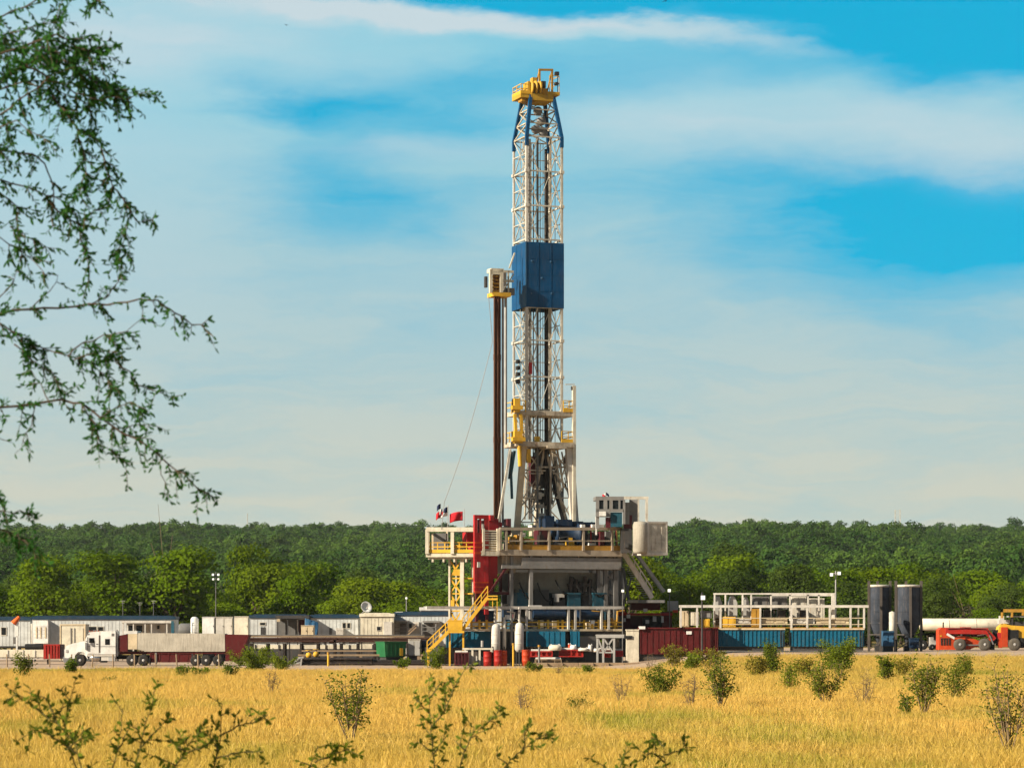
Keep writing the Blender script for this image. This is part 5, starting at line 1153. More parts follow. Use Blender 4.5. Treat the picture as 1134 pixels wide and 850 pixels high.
# ------------------------------------------------------------------ silos
def silo(px,yt,yb,r,d,label):
    F=Frame(px,d,0); t=F.thing('silo',label,'silo'); a,b=F.at(px,yb,0),F.at(px,yt,0); h=b.z
    mb=MB(); mb.lathe([(.25,.9),(r,2.6),(r,h-.28),(r*.93,h-.06),(r*.6,h),(.05,h+.03)],(0,0,0),28)
    for f in (.42,.6,.78): mb.lathe([(r*1.0,h*f-.04),(r*1.02,h*f-.04),(r*1.02,h*f+.04),(r,h*f+.04)],(0,0,0),28)
    mb.build('shell',M['silo'],t); mb=MB(); mb.lathe([(r*.96,h-.24),(r*1.03,h-.24),(r*1.03,h-.05),(r*.96,h-.02)],(0,0,0),28); mb.build('top_rim',M['greywhite'],t)
    for sx,sy in ((-1.03,-.35),(1.03,-.35),(.05,-1.06),(0,1.06)):
        mb=MB(); mb.box(sx*r-.11,sx*r+.11,sy*r-.11,sy*r+.11,0,h+(.35 if sy>-1 else -.2)); mb.build('post',M['rust'],t)
    mb=MB()
    for z in (1.6,2.7): mb.bar((-r,-r*.4,z),(r,-r*.4,z),.1); mb.bar((-r,-r*.4,z),(0,-r*1.05,z),.08)
    mb.bar((-r,-r*.4,.2),(r,-r*.4,1.6),.08); mb.build('brace',M['rust'],t); mb=MB(); mb.tube((.1,-.1,.9),(.1,-.1,.25),.2,8); mb.box(-.4,.5,-.6,.3,.02,.55); mb.build('blower',M['steel'],t)
silo(973.5,647,719,.98,262,'left dark grey silo with rusty posts'); silo(1005.5,647,719,1.16,261,'right, wider dark grey silo with rusty posts')
F=Frame(988,259,0); t=F.thing('filter_unit','small pale grey dust filter standing between the two silos','filter'); h=F.at(988,676.5,0).z
mb=MB(); mb.lathe([(.05,1.0),(.24,1.5),(.3,1.9),(.3,h-.1),(.05,h)],(0,0,0),14); mb.build('body',M['greywhite'],t); mb=MB(); mb.bar((-.2,0,0),(-.2,0,1.6),.08); mb.bar((.2,0,0),(.2,0,1.6),.08); mb.build('leg',M['steel'],t)
cabinet('pump_skid', 978, 698, 990, 715, 258.5, 1.2, 'steelblue', 'blue pump box at the foot of the two silos', 'pump box', doors=2); cabinet('pump_skid', 1008, 706, 1018, 717, 258.5, 1.0, 'navy', 'small navy box under the right silo', 'box', doors=1)
# ------------------------------------------------------------------ tanker, telehandler, loader
F=Frame(1065,285,0); t=F.thing('tanker_trailer','long white cylindrical tanker trailer behind the red telehandler','tanker'); a,b=F.at(1018,691.5,1),F.at(1112,691.5,1); L=b.x-a.x; r=.66
mb=MB(); mb.lathe([(.05,0),(r*.8,.08),(r,.3),(r,L-.3),(r*.8,L-.08),(.05,L)],(a.x,1,a.z),24,'x'); mb.build('tank',M['tankcream'],t); 
for f in (.02,.34,.66,.98): mb=MB(); mb.lathe([(r*.98,-.04),(r*1.025,-.04),(r*1.025,.04),(r*.98,.04)],(a.x+L*f,1,a.z),24,'x'); mb.build('band',M['cream'],t); rb('chassis','offwhite',[(1018,700.5,1112,703,.6,.8)],t,F); rb('support','steel',[(1020,698,1024,700.4,.6,.8),(1104,698,1108,700.4,.6,.8),(1029,703.1,1031,722,.6,.2)],t,F)
for x in (1022,1033): wheel(F,t,x,.5,.5)
F=Frame(1034,278,0); t=F.thing('pressure_washer','small white and black wheeled unit between the silos and the red telehandler','machine'); rb('body','offwhite',[(1030,705,1040,716,0,1)],t,F); rb('engine','black',[(1034,703,1038,708,-.1,.6)],t,F); rb('tow_bar','cream',[(1038,712,1041,723,-.2,.2)],t,F)
for x in (1032.5,1038): wheel(F,t,x,.32,-.1)
F=Frame(1070,272,0); t=F.thing('telehandler','red telehandler with big grey tyres and boom lowered, in front of the white tanker','telehandler')
mb=MB(); mb.prism(poly(F,[(1040,719),(1040,697),(1043,694.5),(1047,694.5),(1053,702),(1060,704.5),(1068,703.5),(1074,705),(1084,709),(1098,706.5),(1100,712),(1094,717),(1080,716),(1074,719),(1066,719)],0),.1,2.0); mb.build('body',M['orange'],t)
mb=MB(); mb.bar(F.at(1047,698,-.12),F.at(1094,698.5,-.12),.42,.6); mb.bar(F.at(1092,698.5,-.12),F.at(1101,708,-.12),.36,.5); mb.build('boom',M['brightred'],t)
rb('boom_recess','maroon',[(1052,700,1060,704,-.02,.1),(1076,699,1092,705,-.0,.08)],t,F); mb=MB(); mb.bar(F.at(1048.5,701.5,-.28),F.at(1057,706.5,-.28),.12,.22); mb.build('stripe',M['bag'],t)
rb('cab','steel',[(1066,695,1075,704,.2,1.2)],t,F); rb('cab_roof','brightred',[(1065.5,694,1075.6,695,.15,1.3)],t,F)
for x in (1063,1090.5):
    for ly in (-.15,1.9): w=wheel(F,t,x,.62,ly,wide=.5,m='dusty')
rb('cab_window','glass',[(1066.8,696,1074,701.5,.16,.037)],t,F); rb('engine_vent','black',[(1042+i*3,707,1043.6+i*3,714,.05,.047) for i in range(4)],t,F,extra=lambda mb: F.box(mb,1041.5,706.2,1053,706.9,.05,.047)); rb('side_step','midgrey',[(1070,713,1084,714.6,-.25,.4)],t,F); rb('exhaust','black',[(1044,688.5,1045.3,695,1.2,.12)],t,F); rb('reflector','yellow',[(1041,703,1043,704.5,.06,.037)],t,F)
mb=MB(); mb.tube(F.at(1082,703,-.05),F.at(1096,701,-.05),.09,8); mb.tube(F.at(1096,703,-.3),F.at(1100,713,-.3),.08,8); mb.build('hydraulic_cylinder',M['chrome'],t); mb=MB(); mb.path([F.at(1050,696.2,-.36),F.at(1070,695.2,-.4),F.at(1092,696.4,-.38),F.at(1099,706,-.34)],.035,5); mb.build('hose',M['black'],t)
rb('fork_carriage','black',[(1098,704,1101.5,719,-.1,1.8)],t,F); rb('fender','orange',[(1057,705.5,1069,707.5,-.35,.5)],t,F)
F=Frame(1116,272,0); t=F.thing('wheel_loader','yellow and orange loader machine with dark cab at the right edge','loader')
mb=MB(); mb.prism(poly(F,[(1105,703),(1107,694),(1112,690),(1120,692),(1150,694),(1150,712),(1128,712),(1120,708),(1112,708)],0),.2,1.9); mb.build('body',M['yellow'],t)
rb('mast','orange',[(1109,694,1116,716,-.15,.5),(1106,706,1110,717,-.1,.4)],t,F); rb('counterweight','red',[(1105,700,1109,714,.0,1.2)],t,F); rb('engine','black',[(1116,697,1128,708,.0,.19),(1128,706,1150,717,.1,1.6),(1100,697,1106,712,.3,.8)],t,F)
mb=MB(); F.box(mb,1120,683,1122,692,.2,.15); F.box(mb,1140,683,1142,692,.2,.15); F.box(mb,1120,683,1122,692,1.5,.15); F.box(mb,1120,688,1150,692.5,.3,1.2); mb.build('cab',M['steel'],t)
rb('cab_roof','galv',[(1118,681.5,1150,683,.1,1.7)],t,F); rb('beacon','offwhite',[(1107,681.5,1112,686,.4,.5),(1106,686,1118,690,.3,.6)],t,F); rb('fork','ochre',[(1109,674,1150,677.5,-.3,.3),(1109,674,1111,684,-.3,.3),(1120,677.6,1122,683,-.3,.3),(1132,677.6,1136,681,-.3,.3)],t,F)
for x in (1123.5,1146):
    for ly in (-.1,1.8): wheel(F,t,x,.62,ly,wide=.45,m='dusty')
# ------------------------------------------------------------------ light poles
def lightpole(px,yt,d,lamps,label,m='galv',r=.06,yb=None):
    F=Frame(px,d,0); t=F.thing('light_pole',label,'light pole'); mb=MB(); mb.path([(0,0,0),(0,0,F.at(px,yt,0).z)],[r*1.4,r],8); mb.build('pole',M[m],t)
    ys=sorted(set(l[1] for l in lamps)); mb=MB()
    for y in ys: mb.bar(F.at(min(l[0] for l in lamps),y,0),F.at(max(l[0] for l in lamps),y,0),.07)
    mb.build('arm',M[m],t)
    for x,y,s in lamps:
        p=F.at(x,y,-.1); k=s*.85*d/FPX/2; mb=MB(); mb.add([(p.x-k,-.3,p.z-k),(p.x+k,-.3,p.z-k),(p.x+k,-.25,p.z+k),(p.x-k,-.25,p.z+k),(p.x-k*.6,.1,p.z-k*.5),(p.x+k*.6,.1,p.z-k*.5),(p.x+k*.6,.12,p.z+k*.6),(p.x-k*.6,.12,p.z+k*.6)],[(3,2,1,0),(4,5,6,7),(0,1,5,4),(1,2,6,5),(2,3,7,6),(3,0,4,7)]); h=mb.build('lamp_head',M['grey'],t)
        mb=MB(); mb.box(p.x-k*.9,p.x+k*.9,-.33,-.303,p.z-k*.9,p.z+k*.9); mb.build('lens',M['lamp'],h)
lightpole(239,633,298,[(236,636,3.0),(242,636,3.0),(236.3,641,2.6),(242,641,2.6)],'tall light pole with four lamps behind the dump trailer','midgrey',.045)
lightpole(925.5,632,258,[(920.5,636,4.4),(929,634.5,4.6)],'tall light pole with two white floodlights above the right blue tank')
lightpole(689.5,652,247,[(689.5,654,3.6)],'thin pole with one white lamp against the rig right-hand leg','midgrey',.04)
lightpole(741.5,652,256,[(741,653.5,4.2)],'thin pole with one white lamp right of the grey rig stair','midgrey',.04)
lightpole(777.5,655.5,249.4,[(778.3,661.5,6.0)],'short dark pole with one large pale yellow lamp above the dark red tank','steel',.07)
lightpole(450,660,293,[(450,662,2.6)],'thin pole with a small pale lamp behind the porch trailer','galv',.04)
def antenna(px,yt,d,label):
    F=Frame(px,d,0); t=F.thing('antenna_pole',label,'antenna'); h=F.at(px,yt,0).z; mb=MB(); mb.tube((0,0,0),(0,0,h),.035,6); mb.build('mast',M['midgrey'],t); mb=MB(); mb.bar((-.25,0,h-.1),(.25,0,h-.1),.04); mb.bar((-.15,0,h-.3),(.15,0,h-.3),.04); mb.build('aerial',M['galv'],t)
antenna(136,664,287.5,'thin antenna pole behind the long trailer, leftmost of three'); antenna(155,666,287.5,'thin antenna pole behind the long trailer, middle of three'); antenna(170,664,287.5,'thin antenna pole behind the long trailer, rightmost of three')
# fence posts along the pad edge at the left
fp_=None
for i in range(11):
    px=8+i*23.5; d=236; F=Frame(px,d,0)
    if fp_ is None:
        mb=MB(); mb.tube((0,0,-.1),(0,0,1.15),.06,6); fp_=mb.build('fence_post',M['wood']); o=fp_
    else: o=dup(fp_)
    o.location=F.loc; o.rotation_euler=(random.uniform(-.06,.06),random.uniform(-.06,.06),i); tag(o,'weathered thin wooden post at the grass edge in front of the truck','post','wooden posts along the left pad edge')
# distant pylon
F=Frame(994,1640,0); t=F.thing('distant_mast','faint lattice mast on the far ridge at the right','mast'); mb=MB(); h=F.at(994,564,0).z
for sx in (-1.6,1.6): mb.bar((sx,0,0),(sx*.9,0,h),.45)
for i in range(8): z=h*(.45+.07*i); mb.bar((-1.5,0,z),(1.5,0,z+h*.05),.2)
mb.build('lattice',M['greywhite'],t)
F=Frame(274,1560,0); t=F.thing('distant_mast','hair-thin antenna mast on the far ridge at the left','mast'); mb=MB(); h=F.at(274,568,0).z; mb.tube((0,0,0),(0,0,h),.22,6); mb.build('pole',M['greywhite'],t)
# birds
def bird(px,py,d,s,label,bank):
    X=(px-CX)*d/FPX; Z=CAMZ-(py-HOR)*d/FPX; mb=MB()
    mb.path([(-.5*s,0,0),(-.25*s,0,.01*s),(0,0,.03*s),(.25*s,0,.04*s),(.42*s,0,.06*s),(.52*s,0,.05*s)],[.02*s,.09*s,.13*s,.11*s,.075*s,.015*s],8)
    for sg in (-1,1):
        V=[(.18*s,sg*.08*s,.06*s),(-.15*s,sg*.08*s,.06*s),(-.12*s,sg*.5*s,.22*s),(.2*s,sg*.5*s,.24*s),(-.12*s,sg*1.0*s,.12*s),(.02*s,sg*1.0*s,.13*s)]
        mb.add(V+[(x,y,z-.025*s) for x,y,z in V],[(0,1,2,3),(3,2,4,5),(9,8,7,6),(11,10,8,9),(0,3,9,6),(1,7,8,2),(3,5,11,9),(2,8,10,4)])
    mb.add([(-.45*s,-.05*s,.02*s),(-.45*s,.05*s,.02*s),(-.75*s,.14*s,.0),(-.75*s,-.14*s,.0)],[(0,1,2,3)])
    o=mb.build('bird',M['bird']); o.location=(X,d,Z); o.rotation_euler=(bank,0,R(60)); tag(o,label,'bird')
bird(317,28,150,.16,'small dark bird flying high left of the rig mast',.3); bird(737,1.5,150,.2,'small dark bird at the top edge right of the rig mast',-.3)
# ------------------------------------------------------------------ shrubs in the grass
def leaves(r, pts, dirs, ln, wd, m, name, parent, droop=.35):
    """pointed four-corner leaves at given points, pitched along given directions"""
    n=len(pts); P=np.asarray(pts,float); D=np.asarray(dirs,float)+r.normal(size=(n,3))*.55; D[:,2]-=droop; D/=np.linalg.norm(D,axis=1)[:,None]
    S=np.cross(D,r.normal(size=(n,3))); S/=np.linalg.norm(S,axis=1)[:,None]
    L=(ln*r.uniform(.6,1.2,n))[:,None]; W=(wd*r.uniform(.7,1.25,n))[:,None]; U=np.cross(S,D)
    V=np.stack([P, P+D*L*.35+S*W*.5+U*W*.15, P+D*L*.72+S*W*.42-U*W*.05, P+D*L, P+D*L*.72-S*W*.42-U*W*.05, P+D*L*.35-S*W*.5+U*W*.15],1).reshape(-1,3)
    F=np.concatenate([np.stack([np.arange(n)*6+k for k in q],1) for q in ((0,1,2,3),(0,3,4,5))])
    return rawmesh(name,V,F,m,parent=parent)
def dist_for(px, by):
    d=100.
    for _ in range(30): d=(CAMZ-gz((px-CX)*d/FPX,d))*FPX/(by-HOR)
    return d
def shrub(px, by, ty, wpx, kind, label, seed, d=None, dens=1., leaf=None, stems=None, lean=0., low=0., group=None, lsz=1.):
    d = d or dist_for(px, by); X=(px-CX)*d/FPX; g=gz(X,d); s=d/FPX; h=(CAMZ-(ty-HOR)*s)-g; w=wpx*s; r=np.random.RandomState(seed); rr=random.Random(seed)
    t=thing('shrub',label,'shrub',(X,d,g-.03),0,group); mb=MB(); P=[]; D=[]
    ns=stems or {'twiggy':11,'leafy':7,'dry':8,'tree':4}[kind]
    for i in range(ns):
        a=rr.uniform(0,6.28); q=rr.uniform(.25,1.)*w*.5; hh=h*rr.uniform(.72,1.0)*(1-.25*(q/(w*.5))**2)
        tip=Vector((q*math.cos(a)+lean*h,q*math.sin(a),hh)); pts=[]
        for k in range(6):
            f=k/5; pts.append(Vector((tip.x*f**1.0+rr.uniform(-.02,.02)*h*f, tip.y*f**1.0+rr.uniform(-.02,.02)*h*f, hh*f)))
        r0=min(.008*h+.005,.04); mb.path(pts,[r0*(1-.78*k/5) for k in range(6)],4,False)
        nt={'twiggy':11,'leafy':12,'dry':10,'tree':12}[kind]
        for j in range(nt):
            f=rr.uniform({'twiggy':.36,'leafy':.12,'dry':.3,'tree':.3}[kind],1.0); k=min(4,int(f*5)); p=pts[k].lerp(pts[k+1],f*5-k)
            dr=Vector((rr.gauss(0,1),rr.gauss(0,1),rr.gauss(.55,.5))).normalized(); ln=h*rr.uniform(.08,.24)*(1.2-f*.4); e=p+dr*ln; mid=p.lerp(e,.5)+Vector((0,0,.06*ln))
            mb.path([p,mid,e],[r0*.34,r0*.26,r0*.14],3,False)
            if kind!='dry':
                nl=int({'twiggy':11,'leafy':27,'tree':34}[kind]*dens)
                for q2 in range(nl):
                    u=rr.uniform(.15,1.05); c=p.lerp(e,u); sp=(.035 if kind=='twiggy' else .075)*h
                    P.append(c+Vector((rr.gauss(0,1),rr.gauss(0,1),rr.gauss(0,1)))*sp); D.append(dr)
            else:
                for q2 in range(3): c=p.lerp(e,rr.uniform(.3,.9)); dd_=Vector((rr.gauss(0,1),rr.gauss(0,1),rr.gauss(.5,.5))).normalized(); mb.path([c,c+dd_*ln*.5],[r0*.2,r0*.1],3,False)
    mb.build('stem',M['twig'] if kind in('dry','twiggy') else M['greentwig'],t)
    if P: leaves(r,P,D,lsz*max(.05,min(.14,.018*h+1.7*s)),lsz*max(.026,min(.08,.009*h+1.0*s)),LM[leaf or ('bush' if kind!='leafy' else 'bushd')],'foliage',t)
    return t
S=[ # px, base y, top y, width, kind, leaf, label, dens
 (390,832,733,76,'twiggy','bushd','tall twiggy olive shrub in the foreground grass left of centre',.9),
 (735,775,735,46,'leafy','bushd','dense dark green rounded shrub in the grass right of centre',1.),
 (798,788,722,42,'twiggy','bushd','upright green twiggy shrub right of the dense dark shrub',1.),
 (766,790,738,26,'dry',None,'thin dry leafless shrub between the dense dark shrub and the twiggy green one',1.),
 (688,783,740,30,'dry',None,'dry leafless pinkish shrub left of the dense dark shrub',1.),
 (640,792,768,38,'leafy','bushd','low spreading green shrub in the middle of the grass',.35),
 (577,794,748,34,'dry',None,'faint dry twigs left of the low spreading shrub',1.),
 (856,748,711,20,'leafy','bushd','small slim green sapling in front of the blue tank gap',.9),
 (874,768,727,13,'leafy','bush','thin small sapling right of the slim green sapling',.35),
 (928,747,702,62,'leafy','bush','largest round green bush in front of the right blue tank',2.0),
 (913,787,722,46,'twiggy','bushd','twiggy shrub just in front of the largest round bush',1.),
 (957,788,737,36,'dry',None,'dry leafless shrub right of the largest round bush',1.),
 (1023,799,718,42,'twiggy','bushd','tall twiggy green shrub below the red telehandler',1.05),
 (1056,781,728,44,'leafy','bushd','dark leafy shrub right of the tall twiggy one',.55),
 (1118,842,727,58,'twiggy','bushd','tall grey twiggy shrub at the right edge of the foreground',.6),
 (982,738,722,22,'twiggy','bush','small olive shrub at the foot of the right silo',1.),
 (1069,742,724,24,'leafy','bushd','small shrub at the pad edge under the telehandler wheels',.6),
 (282,744,711,64,'leafy','bush','wide bright green bush at the pad edge between dump trailer and pipe stack',1.7),
 (312,743,722,40,'leafy','bush','lower green bush touching the wide bright bush on its right side',.9),
 (24,752,722,22,'leafy','bushd','small green shrub at the left edge below the flatbed',.6),
 (79,748,727,18,'leafy','bush','small green shrub under the truck front bumper',.6),
 (199,752,735,24,'leafy','bush','small weed patch below the dump trailer wheels, leftmost of three',.5),
 (222,750,737,32,'twiggy','bush','grey-green weed patch below the dump trailer, middle of three',.8),
 (256,752,733,18,'leafy','bushd','small dark weed below the dump trailer tail, rightmost of three',.5),
 (119,759,747,18,'leafy','bushd','tiny dark green weed alone in the grass below the truck',.4),
 (211,778,769,20,'leafy','bush','tiny bright green weed alone in the left grass',.5),
 (300,774,735,26,'dry',None,'dry pinkish twigs in the grass below the bright green bush',1.),
 (589,748,733,24,'leafy','bushd','small dark green bush in front of the long red skid',.9),
 (618,750,728,30,'dry',None,'reddish dry twigs in front of the rig base',1.),
 (650,748,735,14,'leafy','bush','very small green weed in front of the rig base',.4),
 (484,741,715,34,'leafy','bush','green bush in front of the foot of the yellow stair',.9),
 (446,742,728,26,'twiggy','bush','thin olive bush left of the yellow stair foot',.8),
 (745,742,709,34,'twiggy','bushy','yellow-green bush in front of the dark red tank, left of two',1.),
 (786,742,712,40,'twiggy','bushy','yellow-green bush at the right end of the dark red tank, right of two',1.),
 (722,748,721,30,'dry',None,'grey dry shrub below the white end of the dark red tank',1.),
 (762,744,722,34,'leafy','bush','low green bush between the two yellow-green bushes',.8),
 (838,742,722,28,'leafy','bushy','low yellow weed below the left blue tank',.6),
 (890,742,721,26,'leafy','bushy','low yellow weed left of the largest round bush',.6),
 (1000,741,724,40,'leafy','bushy','spreading yellow weed in front of the right silo',.5),
 (1003,800,765,14,'twiggy','bush','small thin weed left of the tall twiggy shrub at right',.5),
]
for i,(px,by,ty,w,k,lf,lb,dn) in enumerate(S): shrub(px,by,ty,w,k,lb,500+i,dens=dn,leaf=lf)
# ------------------------------------------------------------------ close saplings at the bottom
def sapling(name_label, paths, d, seed, lsz=.055, dens=1., m='sap', n_twig=1.):
    """paths: outlines of the stems as measured positions at distance d; stems start on the ground below the frame"""
    r=np.random.RandomState(seed); rr=random.Random(seed); p0=paths[0][0]; X=(p0[0]-CX)*d/FPX; g=gz(X,d)
    t=thing('sapling',name_label,'sapling',(X,d,g-.02)); mb=MB(); P=[]; D=[]
    for pi,pth in enumerate(paths):
        dd=d+rr.uniform(-.25,.25); W=[Vector(((x-CX)*dd/FPX-X, dd-d, CAMZ-(y-HOR)*dd/FPX-g)) for x,y in pth]
        if pth[0][1]>848:
            W=[Vector((W[0].x*.25,0,0)),Vector((W[0].x*.7,(dd-d)*.6,W[0].z*.55))]+W
        # smooth
        pts=[]
        for i in range(len(W)-1):
            for k in range(4): pts.append(W[i].lerp(W[i+1],k/4)+Vector((rr.uniform(-.006,.006),rr.uniform(-.02,.02),rr.uniform(-.006,.006))))
        pts.append(W[-1]); n=len(pts); mb.path(pts,[.0060*(1-.8*i/(n-1))+.0012 for i in range(n)],5,False)
        for i in range(2,n):
            p=pts[i]; tg=(pts[i]-pts[i-1]); L=tg.length; tg.normalize(); f=i/n
            for q in range(max(1,int(L/.045*dens*2.4))):
                c=pts[i-1].lerp(p,rr.random()); sd=tg.cross(Vector((rr.gauss(0,1),rr.gauss(0,1),rr.gauss(0,1)))).normalized(); dr=(tg*.5+sd).normalized()
                P.append(c); D.append(dr)
            if rr.random()<.45*n_twig:
                sd=tg.cross(Vector((rr.gauss(0,1),rr.gauss(0,1.),rr.gauss(0,1)))).normalized(); dr=(tg*.7+sd).normalized(); ln=rr.uniform(.06,.18)*(1.15-f*.5); e=p+dr*ln
                mb.path([p,e],[.004,.0018],4,False)
                for q in range(1+int(ln/.016*dens)): P.append(p.lerp(e,rr.uniform(.2,1.05))); D.append((dr+Vector((rr.gauss(0,.5),rr.gauss(0,.5),rr.gauss(0,.5)))).normalized())
    mb.build('stem',M['greentwig'],t); leaves(r,P,D,lsz,lsz*.40,LM[m],'foliage',t,droop=.1); return t
sapling('dark leafy sapling leaning left at the bottom left corner',[[(92,852),(84,820),(66,800),(45,785),(24,768),(4,755)],[(84,830),(60,812),(40,805),(18,818)],[(66,800),(52,770),(30,762)]],17,1,dens=1.1)
sapling('upright leafy sapling just right of the leaning dark one, bottom left',[[(88,852),(76,825),(72,800),(78,772),(82,752)],[(76,825),(90,812),(92,800)],[(72,800),(66,785),(70,775)]],18,2,dens=.9)
sapling('thin pale sapling third from the bottom left corner',[[(122,852),(130,830),(133,806),(136,780)],[(130,830),(122,815)],[(131,826),(144,800)]],19,3,dens=.6)
sapling('dense straight sapling fourth from the bottom left corner',[[(148,852),(155,825),(160,800),(167,782),(172,758)],[(155,825),(172,806),(186,792)],[(150,842),(132,832)],[(158,818),(150,800)]],18,4,dens=1.2)
sapling('spreading sapling with a long horizontal branch, bottom left',[[(190,852),(205,828),(212,815),(222,806)],[(205,828),(190,818)],[(205,830),(228,822),(236,812)],[(196,845),(180,836)]],17.5,5,dens=1.0)
sapling('tall forked sapling left of the foreground twiggy shrub',[[(236,852),(242,826),(245,800),(246,776)],[(243,812),(262,800),(280,797),(297,787)],[(242,826),(228,806)],[(240,836),(262,830),(292,828)]],18.5,6,dens=.8)
sapling('low bright sapling at the bottom under the foreground twiggy shrub',[[(340,852),(348,836),(352,822)],[(348,840),(368,832),(384,826)],[(345,845),(330,838)],[(356,850),(366,840),(372,828)]],20,7,dens=1.3,m='bush')
sapling('tall slender sapling with branches on both sides, bottom centre left',[[(482,852),(479,825),(477,800),(476,770),(474,745)],[(477,802),(492,785),(500,765),(512,742),(526,728)],[(477,790),(466,776),(459,770)],[(479,828),(462,818)],[(476,770),(488,752),(506,752)],[(479,832),(494,812)]],21,8,dens=.95,lsz=.06)
sapling('slanting sapling reaching right, bottom centre',[[(508,852),(514,832),(520,816),(530,806),(542,795),(556,780)],[(516,828),(502,815)],[(520,816),(522,800)]],20,9,dens=.8)
sapling('sapling with thin tips right of the slanting one, bottom centre',[[(556,852),(566,838),(580,826),(594,815),(606,808)],[(580,826),(582,806),(586,798)],[(562,842),(550,834)],[(594,815),(610,813)]],19,10,dens=.8)
sapling('tiny sapling tip at the bottom edge right of centre',[[(684,852),(690,838),(694,829)],[(672,852),(668,842)]],20,11,dens=.9)
sapling('small leafy sapling at the bottom edge below the dense dark shrub',[[(738,852),(736,835),(734,815)],[(737,840),(722,830),(716,832)],[(736,832),(752,828),(758,822)],[(735,822),(726,814)]],19,12,dens=.9)
# ------------------------------------------------------------------ the near tree at the left
TD=16.; rr=random.Random(42); rn=np.random.RandomState(42)
def T(px,py,dy=0.): d=TD+dy; px=px-10*max(0,min(1,px/120)); return Vector(((px-CX)*d/FPX,d,CAMZ-(py-HOR)*d/FPX))
bx,by_=-6.0,16.6; bz=gz(bx,by_)
tree=thing('mesquite_tree','near feathery-leaved tree whose hanging branches fill the left side','tree',(bx,by_,bz)); O=Vector((bx,by_,bz))
tm=MB(); P=[]; D=[]
trk=[Vector((0,0,-.2)),Vector((.15,0,.9)),Vector((.1,.05,1.9)),Vector((.35,0,3.0)),Vector((.3,.1,4.2)),Vector((.1,.1,5.6)),Vector((.2,.0,7.0))]
tm.path(trk,[.2,.17,.15,.13,.10,.07,.03],9); tm.build('trunk',M['bark'],tree)
bm_=MB(); tw=MB()
def limb(pts, dy=0., r0=.022, dens=1., twl=(.10,.30), grav=.45, root=None, raw=False, fr=0.):
    W=pts if raw else [T(x,y,dy+rr.uniform(-.12,.12))-O for x,y in pts]
    if root is not None: W=[trk[root].copy(), trk[root].lerp(W[0],.55)+Vector((0,rr.uniform(-.2,.2),.25))]+W
    Q=[]
    for i in range(len(W)-1):
        n=max(2,int((W[i+1]-W[i]).length/.07))
        for k in range(n): Q.append(W[i].lerp(W[i+1],k/n)+Vector((rr.gauss(0,.006),rr.gauss(0,.012),rr.gauss(0,.006))))
    Q.append(W[-1]); n=len(Q); rb_=r0*(2.2 if root is not None else 1)
    bm_.path(Q,[rb_*.5*(1-.88*(i/(n-1))**.8)+.0012 for i in range(n)],6,False)
    for i in range(max(1,int(fr*n)),n):
        tg=(Q[i]-Q[i-1]); L=tg.length; tg.normalize(); f=i/n
        for _ in range(np.random.RandomState(i*7+n).poisson(min(9,L/.040*dens))):
            sd=tg.cross(Vector((rr.gauss(0,1),rr.gauss(0,1),rr.gauss(0,1)))).normalized(); dr=(tg*.55+sd*.8+Vector((.05,0,-grav))).normalized(); ln=rr.uniform(*twl); p=Q[i]
            e=p+dr*ln+Vector((0,0,-.12*ln)); mid=p.lerp(e,.5)+Vector((0,0,.05*ln)); tw.path([p,mid,e],[.0032,.0024,.001],3,False)
            m_=int(ln/.0125)
            for q in range(m_):
                u=(q+rr.random())/m_; c=p.lerp(mid,u*2) if u<.5 else mid.lerp(e,u*2-1); s2=dr.cross(Vector((rr.gauss(0,1),rr.gauss(0,1),rr.gauss(0,1)))).normalized()
                P.append(c); D.append((dr*.8+s2*.75))
        for q in range(1 if rr.random()<.6*dens else 0): P.append(Q[i]); D.append(tg)
# upper dense mass
limb([(-70,60),(0,20),(30,8),(52,-4)],.1,.02,1.2,root=5); limb([(-80,90),(0,62),(40,48),(70,40),(95,52),(118,60)],-.1,.02,1.7,root=5)
limb([(-80,120),(-10,90),(30,72),(62,62),(88,70),(112,88),(135,98)],.2,.02,1.9,root=5); limb([(30,72),(60,85),(92,104),(120,110),(150,108),(176,101)],.0,.012,1.0,(.06,.16),.15)
limb([(-60,150),(0,128),(22,112),(45,96),(60,84)],-.2,.022,.45,root=4); limb([(110,60),(124,50),(133,38)],.1,.006,.9,(.04,.10),0); limb([(-60,30),(0,40),(40,30),(66,22)],.3,.015,1.2)
limb([(-80,10),(-20,-20),(40,-30),(90,-20),(110,-4),(122,2)],.1,.014,.8,(.06,.15),root=6); limb([(40,48),(70,58),(92,72),(110,84),(128,96)],.25,.01,1.6)
limb([(0,100),(30,92),(60,96),(90,108),(108,118)],.1,.01,1.4)
# middle strands
limb([(-70,190),(0,166),(38,170),(54,180),(62,200),(66,225),(64,250)],.15,.018,0.87,(.07,.2),root=4); limb([(60,100),(78,125),(92,142),(100,165),(102,190),(96,215)],-.1,.012,2.17,(.06,.17))
limb([(92,142),(110,150),(122,160),(128,185),(135,205),(148,222),(152,245),(146,270),(140,292)],.1,.012,1.81,(.06,.15)); limb([(148,222),(160,245),(172,244),(181,241)],0,.005,1.16,(.04,.09),.1)
limb([(96,190),(112,195),(128,200)],.1,.006,1.01,(.05,.1)); limb([(0,140),(20,135),(45,150),(62,160)],-.1,.008,1.01,(.06,.16))
limb([(-60,215),(0,200),(30,205),(55,215),(75,222),(90,235),(98,262)],.2,.014,1.30,(.07,.18),root=3); limb([(60,225),(78,240),(95,250),(112,235),(125,228)],-.1,.01,1.74,(.06,.15)); limb([(98,262),(104,285),(110,300),(104,320)],.0,.008,1.45,(.05,.12))
